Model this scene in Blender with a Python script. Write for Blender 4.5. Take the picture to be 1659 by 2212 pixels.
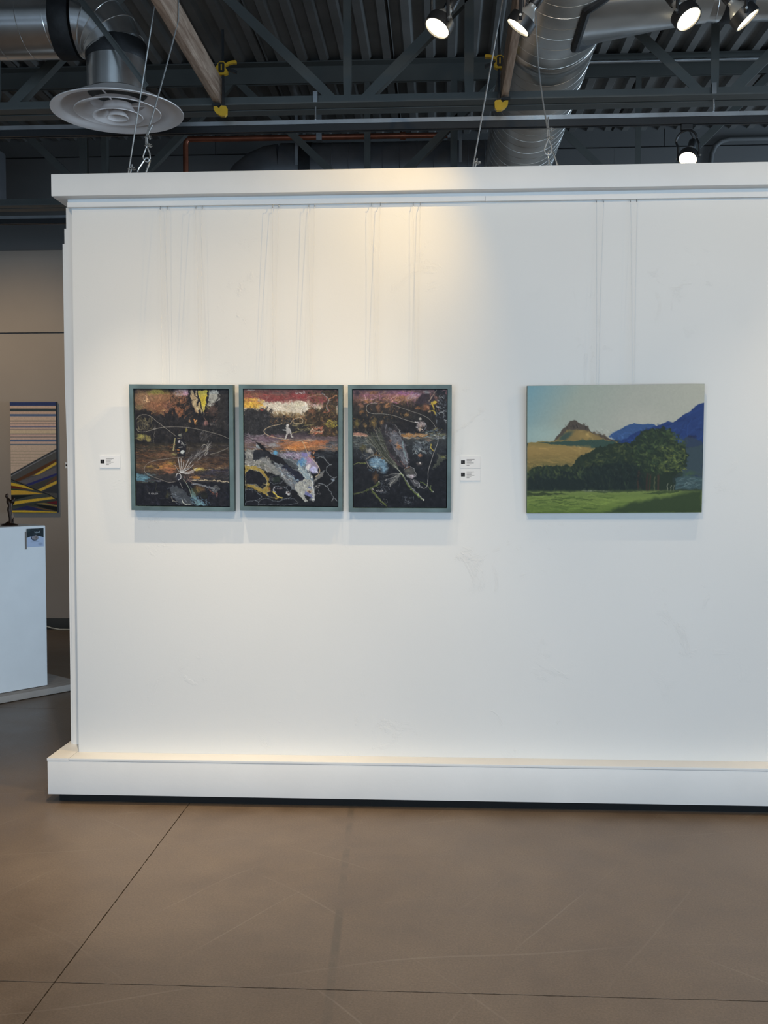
import bpy, bmesh, math, random
import numpy as np
from mathutils import Vector, Matrix

for o in list(bpy.data.objects):
    bpy.data.objects.remove(o, do_unlink=True)
C = bpy.context.scene.collection
PI = math.pi

# ------------------------------------------------------------------ camera
cam_d = bpy.data.cameras.new('camera')
cam = bpy.data.objects.new('camera', cam_d)
C.objects.link(cam)
FPX, YAW, PITCH, ROLL = 2200.0, 0.0548, 0.0398, 0.0011
cam_d.sensor_fit = 'VERTICAL'
cam_d.sensor_height = 24.0
cam_d.lens = FPX / 2212.0 * 24.0
fw = Vector((-math.sin(YAW) * math.cos(PITCH), math.cos(YAW) * math.cos(PITCH), -math.sin(PITCH)))
rt = Vector((math.cos(YAW), math.sin(YAW), 0))
dn = fw.cross(rt)
r2 = math.cos(ROLL) * rt + math.sin(ROLL) * dn
d2 = -math.sin(ROLL) * rt + math.cos(ROLL) * dn
M = Matrix((r2, -d2, -fw)).transposed().to_4x4()
M.translation = Vector((1.591, -4.366, 1.435))
cam.matrix_world = M
cam_d.clip_start = 0.05
bpy.context.scene.camera = cam

# ------------------------------------------------------------------ world, daylight, exposure
sc = bpy.context.scene
sc.view_settings.view_transform = 'Standard'
sc.view_settings.look = 'None'
sc.view_settings.gamma = 1.0
sc.view_settings.use_curve_mapping = False
sc.view_settings.exposure = 0.09
world = bpy.data.worlds.new('world')
sc.world = world
world.use_nodes = True
bg = world.node_tree.nodes['Background']
bg.inputs['Color'].default_value = (0.58, 0.76, 1.0, 1)
bg.inputs['Strength'].default_value = 0.30


def area_light(name, loc, target, sx, sy, color, power):
    l = bpy.data.lights.new(name, 'AREA')
    l.shape = 'RECTANGLE'; l.size = sx; l.size_y = sy
    l.color = color; l.energy = power
    o = bpy.data.objects.new(name, l); C.objects.link(o)
    o.location = loc
    o.rotation_euler = (Vector(target) - Vector(loc)).to_track_quat('-Z', 'Y').to_euler()
    return o


# daylight of the glazed shop front behind the camera
area_light('storefront_daylight', (2.6, -9.2, 1.45), (2.6, 0, 1.3), 9.0, 2.5, (0.56, 0.775, 1.0), 405)


area_light('side_fill_light', (8.85, 2.2, 1.6), (0, 2.2, 1.4), 3.0, 2.2, (0.56, 0.77, 1.0), 300)  # added cool fill that brightens the pedestal; no known window here


def spot_light(name, loc, direction, color, power, size_deg, blend=0.6, radius=0.014):
    l = bpy.data.lights.new(name, 'SPOT')
    l.color = color; l.energy = power
    l.spot_size = math.radians(size_deg); l.spot_blend = blend
    l.shadow_soft_size = radius
    o = bpy.data.objects.new(name, l); C.objects.link(o)
    o.location = loc
    o.rotation_euler = Vector(direction).to_track_quat('-Z', 'Y').to_euler()
    return o


WARM = (1.0, 0.76, 0.46)
SOFT = (1.0, 0.84, 0.62)
# spots of the same tracks that hang above the picture, and of the far track, plus fills added to brighten the wall
spot_light('track_spot_light', (-0.35, -1.9, 3.15), (0.35, 1.9, -1.75), WARM, 52, 80, 1.0)
spot_light('track_spot_light', (3.9, -1.9, 3.15), (-0.45, 1.9, -1.1), WARM, 34, 85, 1.0)
spot_light('track_spot_light', (1.2, -2.7, 3.15), (-0.25, 0.9, -3.1), SOFT, 150, 110, 0.9)
spot_light('track_spot_light', (1.8, -2.3, 3.15), (0.15, 2.3, -1.0), WARM, 46, 95, 1.0)  # added warm fill for the middle of the wall, not a known lamp
for x, e in ((0.3, 125), (1.25, 42), (2.9, 45), (4.0, 110)):
    spot_light('fill_down_light', (x, -0.68, 3.24), (0, 0.10, -1), SOFT, e, 52, 1.0)  # unseen downlights added to brighten the skirt ledge and lower wall
spot_light('track_spot_light', (-2.55, 2.9, 3.15), (0.40, 1.75, -1.3), WARM, 58, 96, 1.0)


# ------------------------------------------------------------------ materials
def new_mat(name):
    m = bpy.data.materials.new(name)
    m.use_nodes = True
    return m, m.node_tree, m.node_tree.nodes['Principled BSDF']


MATS = {}


def mat(name, col, rough=0.6, metal=0.0, var=0.12, scale=6.0, bump=0.0, bscale=80.0, stretch=None):
    """plain coloured surface with a little cloudy colour variation and optional fine relief"""
    if name in MATS:
        return MATS[name]
    m, nt, p = new_mat(name)
    tc = nt.nodes.new('ShaderNodeTexCoord')
    mp = nt.nodes.new('ShaderNodeMapping')
    if stretch:
        mp.inputs['Scale'].default_value = stretch
    nt.links.new(tc.outputs['Object'], mp.inputs['Vector'])
    n = nt.nodes.new('ShaderNodeTexNoise')
    n.inputs['Scale'].default_value = scale
    n.inputs['Detail'].default_value = 5
    nt.links.new(mp.outputs['Vector'], n.inputs['Vector'])
    r = nt.nodes.new('ShaderNodeMapRange')
    r.inputs['From Min'].default_value = 0.3
    r.inputs['From Max'].default_value = 0.7
    r.inputs['To Min'].default_value = 1 - var
    r.inputs['To Max'].default_value = 1 + var
    nt.links.new(n.outputs['Fac'], r.inputs['Value'])
    mx = nt.nodes.new('ShaderNodeVectorMath')
    mx.operation = 'SCALE'
    mx.inputs[0].default_value = col[:3]
    nt.links.new(r.outputs['Result'], mx.inputs['Scale'])
    nt.links.new(mx.outputs['Vector'], p.inputs['Base Color'])
    p.inputs['Roughness'].default_value = rough
    p.inputs['Metallic'].default_value = metal
    if bump:
        n2 = nt.nodes.new('ShaderNodeTexNoise')
        n2.inputs['Scale'].default_value = bscale
        n2.inputs['Detail'].default_value = 4
        nt.links.new(mp.outputs['Vector'], n2.inputs['Vector'])
        b = nt.nodes.new('ShaderNodeBump')
        b.inputs['Strength'].default_value = bump
        b.inputs['Distance'].default_value = 0.004
        nt.links.new(n2.outputs['Fac'], b.inputs['Height'])
        nt.links.new(b.outputs['Normal'], p.inputs['Normal'])
    MATS[name] = m
    return m


def emit_mat(name, col, strength):
    m, nt, p = new_mat(name)
    n = nt.nodes.new('ShaderNodeTexNoise')
    n.inputs['Scale'].default_value = 60
    r = nt.nodes.new('ShaderNodeMapRange')
    r.inputs['To Min'].default_value = strength * 0.8
    r.inputs['To Max'].default_value = strength * 1.2
    nt.links.new(n.outputs['Fac'], r.inputs['Value'])
    nt.links.new(r.outputs['Result'], p.inputs['Emission Strength'])
    p.inputs['Emission Color'].default_value = (*col, 1)
    p.inputs['Base Color'].default_value = (0.8, 0.8, 0.75, 1)
    return m


def wall_paint(name, col):
    """rolled white paint over patched board: fine roller nap and a few raised patch marks"""
    m, nt, p = new_mat(name)
    L = nt.links.new
    tc = nt.nodes.new('ShaderNodeTexCoord')
    n1 = nt.nodes.new('ShaderNodeTexNoise'); n1.inputs['Scale'].default_value = 140; n1.inputs['Detail'].default_value = 3
    n2 = nt.nodes.new('ShaderNodeTexNoise'); n2.inputs['Scale'].default_value = 5.5; n2.inputs['Detail'].default_value = 8
    n2.inputs['Roughness'].default_value = 0.7; n2.inputs['Distortion'].default_value = 1.2
    n3 = nt.nodes.new('ShaderNodeTexNoise'); n3.inputs['Scale'].default_value = 1.7
    for n in (n1, n2, n3):
        L(tc.outputs['Object'], n.inputs['Vector'])
    ridge = nt.nodes.new('ShaderNodeMapRange'); ridge.interpolation_type = 'SMOOTHSTEP'
    ridge.inputs['From Min'].default_value = 0.57; ridge.inputs['From Max'].default_value = 0.66
    L(n2.outputs['Fac'], ridge.inputs['Value'])
    gate = nt.nodes.new('ShaderNodeMapRange'); gate.interpolation_type = 'SMOOTHSTEP'
    gate.inputs['From Min'].default_value = 0.5; gate.inputs['From Max'].default_value = 0.62
    L(n3.outputs['Fac'], gate.inputs['Value'])
    mu = nt.nodes.new('ShaderNodeMath'); mu.operation = 'MULTIPLY'
    L(ridge.outputs['Result'], mu.inputs[0]); L(gate.outputs['Result'], mu.inputs[1])
    ad = nt.nodes.new('ShaderNodeMath'); ad.operation = 'MULTIPLY_ADD'; ad.inputs[1].default_value = 0.16
    L(n1.outputs['Fac'], ad.inputs[0]); L(mu.outputs['Value'], ad.inputs[2])
    b = nt.nodes.new('ShaderNodeBump'); b.inputs['Strength'].default_value = 0.35; b.inputs['Distance'].default_value = 0.003
    L(ad.outputs['Value'], b.inputs['Height']); L(b.outputs['Normal'], p.inputs['Normal'])
    r = nt.nodes.new('ShaderNodeMapRange'); r.inputs['To Min'].default_value = 0.97; r.inputs['To Max'].default_value = 1.03
    L(n3.outputs['Fac'], r.inputs['Value'])
    mx = nt.nodes.new('ShaderNodeVectorMath'); mx.operation = 'SCALE'; mx.inputs[0].default_value = col
    L(r.outputs['Result'], mx.inputs['Scale']); L(mx.outputs['Vector'], p.inputs['Base Color'])
    p.inputs['Roughness'].default_value = 0.55
    return m


def concrete_mat():
    m, nt, p = new_mat('stained_concrete')
    L = nt.links.new
    N = nt.nodes.new
    geo = N('ShaderNodeNewGeometry')

    def noise(scale, detail=6, rough=0.6, dist=0.0):
        n = N('ShaderNodeTexNoise')
        n.inputs['Scale'].default_value = scale; n.inputs['Detail'].default_value = detail
        n.inputs['Roughness'].default_value = rough; n.inputs['Distortion'].default_value = dist
        L(geo.outputs['Position'], n.inputs['Vector'])
        return n
    big, mid, fine, speck = noise(0.9, 5, 0.6, 0.6), noise(5, 8, 0.65), noise(150, 6, 0.75), noise(330, 2, 0.5)
    ramp = N('ShaderNodeValToRGB')
    e = ramp.color_ramp.elements
    e[0].position = 0.32; e[0].color = (0.118, 0.081, 0.054, 1)
    e[1].position = 0.70; e[1].color = (0.208, 0.157, 0.117, 1)
    k = e.new(0.5); k.color = (0.164, 0.119, 0.085, 1)
    mixv = N('ShaderNodeMath'); mixv.operation = 'MULTIPLY_ADD'; mixv.inputs[1].default_value = 0.45
    L(mid.outputs['Fac'], mixv.inputs[0])
    h = N('ShaderNodeMath'); h.operation = 'MULTIPLY'; h.inputs[1].default_value = 0.55
    L(big.outputs['Fac'], h.inputs[0]); L(h.outputs['Value'], mixv.inputs[2])
    L(mixv.outputs['Value'], ramp.inputs['Fac'])
    # fine grain
    g = N('ShaderNodeMapRange'); g.inputs['From Min'].default_value = 0.35; g.inputs['From Max'].default_value = 0.65
    g.inputs['To Min'].default_value = 0.80; g.inputs['To Max'].default_value = 1.20
    L(fine.outputs['Fac'], g.inputs['Value'])
    sc1 = N('ShaderNodeVectorMath'); sc1.operation = 'SCALE'
    L(ramp.outputs['Color'], sc1.inputs[0]); L(g.outputs['Result'], sc1.inputs['Scale'])
    # pale flecks
    sp = N('ShaderNodeMapRange'); sp.inputs['From Min'].default_value = 0.66; sp.inputs['From Max'].default_value = 0.74
    sp.inputs['To Max'].default_value = 0.30
    L(speck.outputs['Fac'], sp.inputs['Value'])
    mx = N('ShaderNodeMix'); mx.data_type = 'RGBA'
    L(sp.outputs['Result'], mx.inputs['Factor']); L(sc1.outputs['Vector'], mx.inputs['A'])
    mx.inputs['B'].default_value = (0.36, 0.31, 0.26, 1)
    # long pale scratches: thin bands of a strongly distorted wave, gated by noise
    last = mx.outputs['Result']
    for rot, sc_, seed in ((0.5, 1.1, 3.0), (1.35, 0.8, 11.0), (2.3, 1.0, 23.0)):
        mp = N('ShaderNodeMapping'); mp.inputs['Rotation'].default_value = (0, 0, rot); mp.inputs['Location'].default_value = (seed, seed * 0.7, 0)
        L(geo.outputs['Position'], mp.inputs['Vector'])
        w = N('ShaderNodeTexWave'); w.inputs['Scale'].default_value = sc_; w.inputs['Distortion'].default_value = 4.5
        w.inputs['Detail'].default_value = 1.5; w.inputs['Detail Scale'].default_value = 0.6
        L(mp.outputs['Vector'], w.inputs['Vector'])
        a = N('ShaderNodeMapRange'); a.inputs['From Min'].default_value = 0.9985; a.inputs['From Max'].default_value = 0.9999
        L(w.outputs['Fac'], a.inputs['Value'])
        gn = N('ShaderNodeTexNoise'); gn.inputs['Scale'].default_value = 1.6
        L(mp.outputs['Vector'], gn.inputs['Vector'])
        gg = N('ShaderNodeMapRange'); gg.inputs['From Min'].default_value = 0.5; gg.inputs['From Max'].default_value = 0.7; gg.inputs['To Max'].default_value = 0.24
        L(gn.outputs['Fac'], gg.inputs['Value'])
        mu = N('ShaderNodeMath'); mu.operation = 'MULTIPLY'
        L(a.outputs['Result'], mu.inputs[0]); L(gg.outputs['Result'], mu.inputs[1])
        m2 = N('ShaderNodeMix'); m2.data_type = 'RGBA'
        L(mu.outputs['Value'], m2.inputs['Factor']); L(last, m2.inputs['A'])
        m2.inputs['B'].default_value = (0.34, 0.30, 0.25, 1)
        last = m2.outputs['Result']
    # a worn dark stripe that runs towards the partition (old tape line): x = 1.211 - 0.049 * y
    sx = N('ShaderNodeSeparateXYZ'); L(geo.outputs['Position'], sx.inputs[0])
    li = N('ShaderNodeMath'); li.operation = 'MULTIPLY_ADD'; li.inputs[1].default_value = 0.049
    L(sx.outputs['Y'], li.inputs[0]); L(sx.outputs['X'], li.inputs[2])
    ds = N('ShaderNodeMath'); ds.operation = 'SUBTRACT'; ds.inputs[1].default_value = 1.211
    L(li.outputs['Value'], ds.inputs[0])
    ab = N('ShaderNodeMath'); ab.operation = 'ABSOLUTE'; L(ds.outputs['Value'], ab.inputs[0])
    st = N('ShaderNodeMapRange'); st.inputs['From Min'].default_value = 0.009; st.inputs['From Max'].default_value = 0.016
    st.inputs['To Min'].default_value = 0.55; st.inputs['To Max'].default_value = 0.0
    L(ab.outputs['Value'], st.inputs['Value'])
    sm = N('ShaderNodeMath'); sm.operation = 'MULTIPLY'
    gm = N('ShaderNodeMapRange'); gm.inputs['From Min'].default_value = 0.40; gm.inputs['From Max'].default_value = 0.58
    L(mid.outputs['Fac'], gm.inputs['Value'])
    L(st.outputs['Result'], sm.inputs[0]); L(gm.outputs['Result'], sm.inputs[1])
    m3 = N('ShaderNodeMix'); m3.data_type = 'RGBA'
    L(sm.outputs['Value'], m3.inputs['Factor']); L(last, m3.inputs['A'])
    m3.inputs['B'].default_value = (0.085, 0.070, 0.055, 1)
    L(m3.outputs['Result'], p.inputs['Base Color'])
    rr = N('ShaderNodeMapRange'); rr.inputs['To Min'].default_value = 0.30; rr.inputs['To Max'].default_value = 0.55
    L(mid.outputs['Fac'], rr.inputs['Value']); L(rr.outputs['Result'], p.inputs['Roughness'])
    b = N('ShaderNodeBump'); b.inputs['Strength'].default_value = 0.12; b.inputs['Distance'].default_value = 0.002
    L(fine.outputs['Fac'], b.inputs['Height']); L(b.outputs['Normal'], p.inputs['Normal'])
    return m


def wood_mat():
    m, nt, p = new_mat('pine_lumber')
    L = nt.links.new; N = nt.nodes.new
    tc = N('ShaderNodeTexCoord')
    mp = N('ShaderNodeMapping'); mp.inputs['Scale'].default_value = (22, 1.4, 14)
    L(tc.outputs['Object'], mp.inputs['Vector'])
    n = N('ShaderNodeTexNoise'); n.inputs['Scale'].default_value = 2.2; n.inputs['Detail'].default_value = 6; n.inputs['Distortion'].default_value = 1.5
    L(mp.outputs['Vector'], n.inputs['Vector'])
    r = N('ShaderNodeValToRGB'); e = r.color_ramp.elements
    e[0].position = 0.35; e[0].color = (0.26, 0.155, 0.10, 1)
    e[1].position = 0.68; e[1].color = (0.56, 0.40, 0.29, 1)
    L(n.outputs['Fac'], r.inputs['Fac']); L(r.outputs['Color'], p.inputs['Base Color'])
    p.inputs['Roughness'].default_value = 0.7
    return m


M_WALL = wall_paint('white_wall_paint', (0.80, 0.785, 0.755))
M_TRIM = mat('white_trim_paint', (0.80, 0.785, 0.76), 0.45, var=0.03, scale=4, bump=0.08, bscale=60)
M_FLOOR = concrete_mat()
M_JOINT = mat('joint_grit', (0.030, 0.026, 0.022), 0.9)
M_DECK = mat('charcoal_deck_paint', (0.150, 0.143, 0.134), 0.42, 0.0, var=0.2, scale=3, bump=0.15, bscale=9)
M_STEEL = mat('slate_steel_paint', (0.082, 0.086, 0.080), 0.5, var=0.12, scale=4)
M_GALV = mat('galvanised_sheet', (0.86, 0.85, 0.83), 0.22, 0.95, var=0.16, scale=5, bump=0.12, bscale=7)
M_GALVD = mat('galvanised_sheet_dull', (0.66, 0.64, 0.60), 0.28, 0.9, var=0.2, scale=4, bump=0.12, bscale=7)
M_GPAINT = mat('galvanised_sheet_painted', (0.17, 0.17, 0.178), 0.4, 0.3, var=0.15)
M_SEAL = mat('black_duct_sealant', (0.018, 0.018, 0.019), 0.6, var=0.3, scale=20, bump=0.5, bscale=40)
M_WOOD = wood_mat()
M_BLACK = mat('black_metal', (0.012, 0.012, 0.013), 0.4, var=0.1)
M_STRUT = mat('zinc_strut', (0.46, 0.47, 0.48), 0.32, 0.9, var=0.1, scale=12)
M_CABLE = mat('steel_rope', (0.50, 0.49, 0.47), 0.45, 0.7, var=0.2, scale=300)
M_CHROME = mat('bright_zinc', (0.75, 0.75, 0.73), 0.25, 0.9, var=0.05)
M_YEL = mat('yellow_plastic', (0.62, 0.36, 0.015), 0.45, var=0.08, scale=30)
M_DIFF = mat('white_enamel', (0.86, 0.78, 0.74), 0.35, var=0.05)
M_COPPER = mat('copper_pipe', (0.30, 0.10, 0.055), 0.4, 0.6, var=0.25, scale=9)
M_TAUPE = mat('taupe_wall_paint', (0.36, 0.30, 0.25), 0.7, var=0.05, scale=1.5, bump=0.05, bscale=60)
M_DARKWALL = mat('charcoal_wall_paint', (0.115, 0.112, 0.108), 0.7, var=0.08, scale=1.5)
M_BASE = mat('grey_rubber_base', (0.055, 0.057, 0.055), 0.6)
M_TEAL = mat('teal_washed_wood', (0.088, 0.140, 0.148), 0.55, var=0.35, scale=9, bump=0.15, bscale=50)
M_CANVAS_EDGE = mat('dark_canvas_edge', (0.012, 0.011, 0.012), 0.8)
M_PED = mat('white_pedestal_paint', (0.78, 0.78, 0.77), 0.5, var=0.03, bump=0.06)
M_PLY = mat('weathered_plinth_board', (0.36, 0.31, 0.27), 0.75, var=0.15, scale=5, stretch=(1, 8, 1))
M_BRONZE = mat('dark_bronze', (0.045, 0.024, 0.015), 0.4, 0.5, var=0.3, scale=25, bump=0.3, bscale=40)
M_CORD = mat('cream_cord', (0.55, 0.52, 0.44), 0.5)
M_PAPER = mat('paper_edge', (0.78, 0.77, 0.75), 0.7, var=0.02)
M_RUBBER_SHADE = mat('black_rubber_and_gap_shade', (0.008, 0.008, 0.008), 0.9)  # rubber of casters and pads, also the black shade boards under the skirt
M_LENS = emit_mat('lit_lamp_lens', (1.0, 0.86, 0.58), 14)
M_BULB = mat('silver_bulb', (0.62, 0.62, 0.60), 0.28, 0.7, var=0.05)


M_NYLON = mat('pale_nylon', (0.80, 0.785, 0.755), 0.3, var=0.03)


# ------------------------------------------------------------------ mesh helpers
def mesh_obj(name, bm, m, parent=None, smooth=False):
    me = bpy.data.meshes.new(name)
    bm.normal_update()
    bm.to_mesh(me); bm.free()
    me.materials.append(m)
    if smooth:
        me.polygons.foreach_set('use_smooth', [True] * len(me.polygons))
        try:
            me.set_sharp_from_angle(angle=math.radians(40))
        except Exception:
            pass
    o = bpy.data.objects.new(name, me)
    C.objects.link(o)
    if parent:
        o.parent = parent
    return o


def add_box(bm, x0, x1, y0, y1, z0, z1, bevel=0.0, mtx=None):
    v = [bm.verts.new((x, y, z)) for x in (x0, x1) for y in (y0, y1) for z in (z0, z1)]
    f = [(0, 1, 3, 2), (4, 6, 7, 5), (0, 4, 5, 1), (2, 3, 7, 6), (0, 2, 6, 4), (1, 5, 7, 3)]
    fs = [bm.faces.new([v[i] for i in q]) for q in f]
    geom = v
    if bevel:
        es = list({e for q in fs for e in q.edges})
        r = bmesh.ops.bevel(bm, geom=es, offset=bevel, segments=2, profile=0.6, affect='EDGES')
        geom = list({w for w in r['verts']} | {w for w in v if w.is_valid})
    if mtx is not None:
        bmesh.ops.transform(bm, matrix=mtx, verts=geom)
    return geom


def box(name, x0, x1, y0, y1, z0, z1, m, parent=None, bevel=0.0, mtx=None):
    bm = bmesh.new()
    add_box(bm, x0, x1, y0, y1, z0, z1, bevel, mtx)
    return mesh_obj(name, bm, m, parent, smooth=bevel > 0)


def frames(pts, closed=False):
    P = [Vector(p) for p in pts]
    n = len(P)
    T = []
    for i in range(n):
        a = P[i - 1] if (i > 0 or closed) else P[i]
        b = P[(i + 1) % n] if (i < n - 1 or closed) else P[i]
        T.append((b - a).normalized())
    up = Vector((0, 0, 1)) if abs(T[0].z) < 0.9 else Vector((1, 0, 0))
    u = T[0].cross(up).normalized()
    out = []
    for i in range(n):
        u = (u - T[i] * u.dot(T[i])).normalized()
        out.append((P[i], u, T[i].cross(u).normalized()))
    return out


def add_tube(bm, pts, rad, seg=10, closed=False, caps=True):
    fr = frames(pts, closed)
    rings = []
    for i, (c, u, w) in enumerate(fr):
        r = rad[i] if isinstance(rad, (list, tuple)) else rad
        rings.append([bm.verts.new(c + r * (math.cos(2 * PI * k / seg) * u + math.sin(2 * PI * k / seg) * w)) for k in range(seg)])
    n = len(rings)
    for i in range(n if closed else n - 1):
        a, b = rings[i], rings[(i + 1) % n]
        for k in range(seg):
            bm.faces.new((a[k], a[(k + 1) % seg], b[(k + 1) % seg], b[k]))
    if caps and not closed:
        bm.faces.new(rings[0][::-1]); bm.faces.new(rings[-1])


def tube(name, pts, rad, m, parent=None, seg=10, closed=False, caps=True):
    bm = bmesh.new()
    add_tube(bm, pts, rad, seg, closed, caps)
    bmesh.ops.recalc_face_normals(bm, faces=bm.faces)
    return mesh_obj(name, bm, m, parent, smooth=True)


def add_lathe(bm, prof, seg=48, mtx=None, closed=False):
    rings = []
    vs = []
    for r, z in prof:
        if r < 1e-6:
            v = [bm.verts.new((0, 0, z))]
        else:
            v = [bm.verts.new((r * math.cos(2 * PI * k / seg), r * math.sin(2 * PI * k / seg), z)) for k in range(seg)]
        rings.append(v); vs += v
    n = len(rings)
    for i in range(n if closed else n - 1):
        a, b = rings[i], rings[(i + 1) % n]
        for k in range(seg):
            k2 = (k + 1) % seg
            if len(a) == 1 and len(b) == 1:
                continue
            if len(a) == 1:
                bm.faces.new((a[0], b[k2], b[k]))
            elif len(b) == 1:
                bm.faces.new((a[k], a[k2], b[0]))
            else:
                bm.faces.new((a[k], a[k2], b[k2], b[k]))
    bmesh.ops.recalc_face_normals(bm, faces=bm.faces)
    if mtx is not None:
        bmesh.ops.transform(bm, matrix=mtx, verts=vs)


def lathe(name, prof, m, parent=None, seg=48, mtx=None, closed=False):
    bm = bmesh.new()
    add_lathe(bm, prof, seg, mtx, closed)
    return mesh_obj(name, bm, m, parent, smooth=True)


def add_prism(bm, poly, axis, a, b):
    """polygon in the two other axes, extruded along axis from a to b"""
    def pt(p, t):
        return {'x': (t, p[0], p[1]), 'y': (p[0], t, p[1]), 'z': (p[0], p[1], t)}[axis]
    A = [bm.verts.new(pt(p, a)) for p in poly]
    B = [bm.verts.new(pt(p, b)) for p in poly]
    n = len(poly)
    bm.faces.new(A); bm.faces.new(B[::-1])
    for i in range(n):
        bm.faces.new((A[i], B[i], B[(i + 1) % n], A[(i + 1) % n]))
    bmesh.ops.recalc_face_normals(bm, faces=bm.faces)
    return A + B


def prism(name, poly, axis, a, b, m, parent=None):
    bm = bmesh.new()
    add_prism(bm, poly, axis, a, b)
    return mesh_obj(name, bm, m, parent)


def thing(name, label, cat, loc=(0, 0, 0), rot=(0, 0, 0), group=None):
    o = bpy.data.objects.new(name, None)
    o.empty_display_size = 0.1
    C.objects.link(o)
    o.location = loc; o.rotation_euler = rot
    return tag(o, label, cat, group)


def tag(o, label, cat, group=None):
    o['label'] = label; o['category'] = cat
    if group:
        o['group'] = group
    return o


def struct(o, label=None):
    o['kind'] = 'structure'
    if label:
        o['label'] = label
    return o


def helix(c, axis_from, axis_to, R, pitch, seg=40, phase=0.0):
    a, b = Vector(axis_from), Vector(axis_to)
    d = (b - a); L = d.length; d.normalize()
    up = Vector((0, 0, 1)) if abs(d.z) < 0.9 else Vector((1, 0, 0))
    u = d.cross(up).normalized(); w = d.cross(u).normalized()
    n = max(4, int(L / pitch * seg))
    return [a + d * (L * i / n) + R * (math.cos(2 * PI * i / seg + phase) * u + math.sin(2 * PI * i / seg + phase) * w) for i in range(n + 1)]


# ------------------------------------------------------------------ room shell
ZD = 4.389            # underside of the roof deck's ribs
YB = 4.705            # back wall
floor = struct(box('floor', -6, 9, -9.2, YB + 0.3, -0.2, -0.006, M_JOINT), 'brown stained concrete floor cut into large slabs')
xs = [-6, -2.75, 0.51, 3.77, 7.03, 9]
ys = [-9.2, -8.13, -4.87, -1.611, 1.65, YB + 0.3]
random.seed(4)
for i in range(5):
    for j in range(5):
        bm = bmesh.new()
        g = 0.0020
        x0, x1, y0, y1 = xs[i] + g, xs[i + 1] - g, ys[j] + g, ys[j + 1] - g
        # saw-cut edges, a little ragged
        def edge(ax, ay, bx, by, n=260):
            out = []
            for t in range(n):
                s = t / n
                q = random.gauss(0, 0.0005)
                if random.random() < 0.015:
                    q += random.choice((-1, 1)) * 0.0018
                out.append((ax + (bx - ax) * s + (q if ax == bx else 0), ay + (by - ay) * s + (q if ay == by else 0)))
            return out
        poly = edge(x0, y0, x1, y0) + edge(x1, y0, x1, y1) + edge(x1, y1, x0, y1) + edge(x0, y1, x0, y0)
        A = [bm.verts.new((p[0], p[1], 0.0)) for p in poly]
        B = [bm.verts.new((p[0], p[1], -0.03)) for p in poly]
        bm.faces.new(A)
        for k in range(len(A)):
            bm.faces.new((B[k], B[(k + 1) % len(A)], A[(k + 1) % len(A)], A[k]))
        bm.normal_update()
        mesh_obj('slab', bm, M_FLOOR, floor)

# back wall: backing, lower and upper panels with recessed seams, rubber base
wb = struct(box('wall_back', -6, 9, YB + 0.03, YB + 0.2, 0, ZD + 0.2, M_DARKWALL), 'far wall, taupe below and dark above')
for x0, x1 in ((-6, -4.2), (-4.2, -1.78), (-1.78, 0.66), (0.66, 3.1), (3.1, 5.54), (5.54, 9)):
    box('lower_panel', x0 + 0.0005, x1 - 0.0005, YB, YB + 0.03, 0.0, 2.682, M_TAUPE, wb)
    box('middle_panel', x0 + 0.0005, x1 - 0.0005, YB, YB + 0.03, 2.694, 3.428, M_TAUPE, wb)
    box('charcoal_panel', x0 + 0.0005, x1 - 0.0005, YB, YB + 0.03, 3.43, 4.242, mat('grey_upper_wall_paint', (0.135, 0.130, 0.125), 0.7, var=0.06, scale=1.5), wb)
for x0, x1 in ((-6, -0.4), (-0.4, 3.53), (3.53, 9)):
    box('upper_panel', x0 + 0.003, x1 - 0.003, YB - 0.004, YB + 0.03, 4.254, ZD + 0.06, M_DARKWALL, wb)
bb = struct(box('baseboard_back', -6, 9, YB - 0.012, YB, 0.0, 0.10, M_BASE, None, 0.003), 'dark rubber base along the far wall')
struct(box('wall_left', -6.2, -6, -9.2, YB + 0.2, 0, ZD + 0.2, M_TAUPE), 'left room wall')
struct(box('wall_right', 9, 9.2, -9.2, YB + 0.2, 0, ZD + 0.2, M_TAUPE), 'right room wall')

# roof deck: fluted steel panels, six ribs each
ceil = struct(box('ceiling', -6, 9, -9.2, YB + 0.2, ZD + 0.09, ZD + 0.2, M_DARKWALL), 'fluted charcoal steel roof deck')
PW = 0.1524
prof = []
for k in range(6):
    x = k * PW
    prof += [(x, 0.038), (x + 0.064, 0.038), (x + 0.082, 0.0), (x + 0.134, 0.0)]
prof.append((6 * PW, 0.038))
bm = bmesh.new()
yy = [-9.2, YB]
# stiffening bead on each rib underside is left to the relief; sheet has 1.2 mm lap at its edge
top = [[bm.verts.new((x, y, z)) for x, z in prof] for y in yy]
for k in range(len(prof) - 1):
    bm.faces.new((top[0][k], top[0][k + 1], top[1][k + 1], top[1][k]))
lap = [[bm.verts.new((x, y, z)) for x, z in ((0.0, 0.038), (0.004, -0.004), (0.008, 0.037))] for y in yy]
for k in range(2):
    bm.faces.new((lap[0][k], lap[0][k + 1], lap[1][k + 1], lap[1][k]))
deck0 = mesh_obj('deck_panel', bm, M_DECK, ceil)
W6 = 6 * PW
deck0.location = (-6.06, 0, ZD)
for k in range(1, 17):
    d = deck0.copy(); C.objects.link(d); d.parent = ceil; d.location = (-6.06 + k * W6, 0, ZD)


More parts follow.
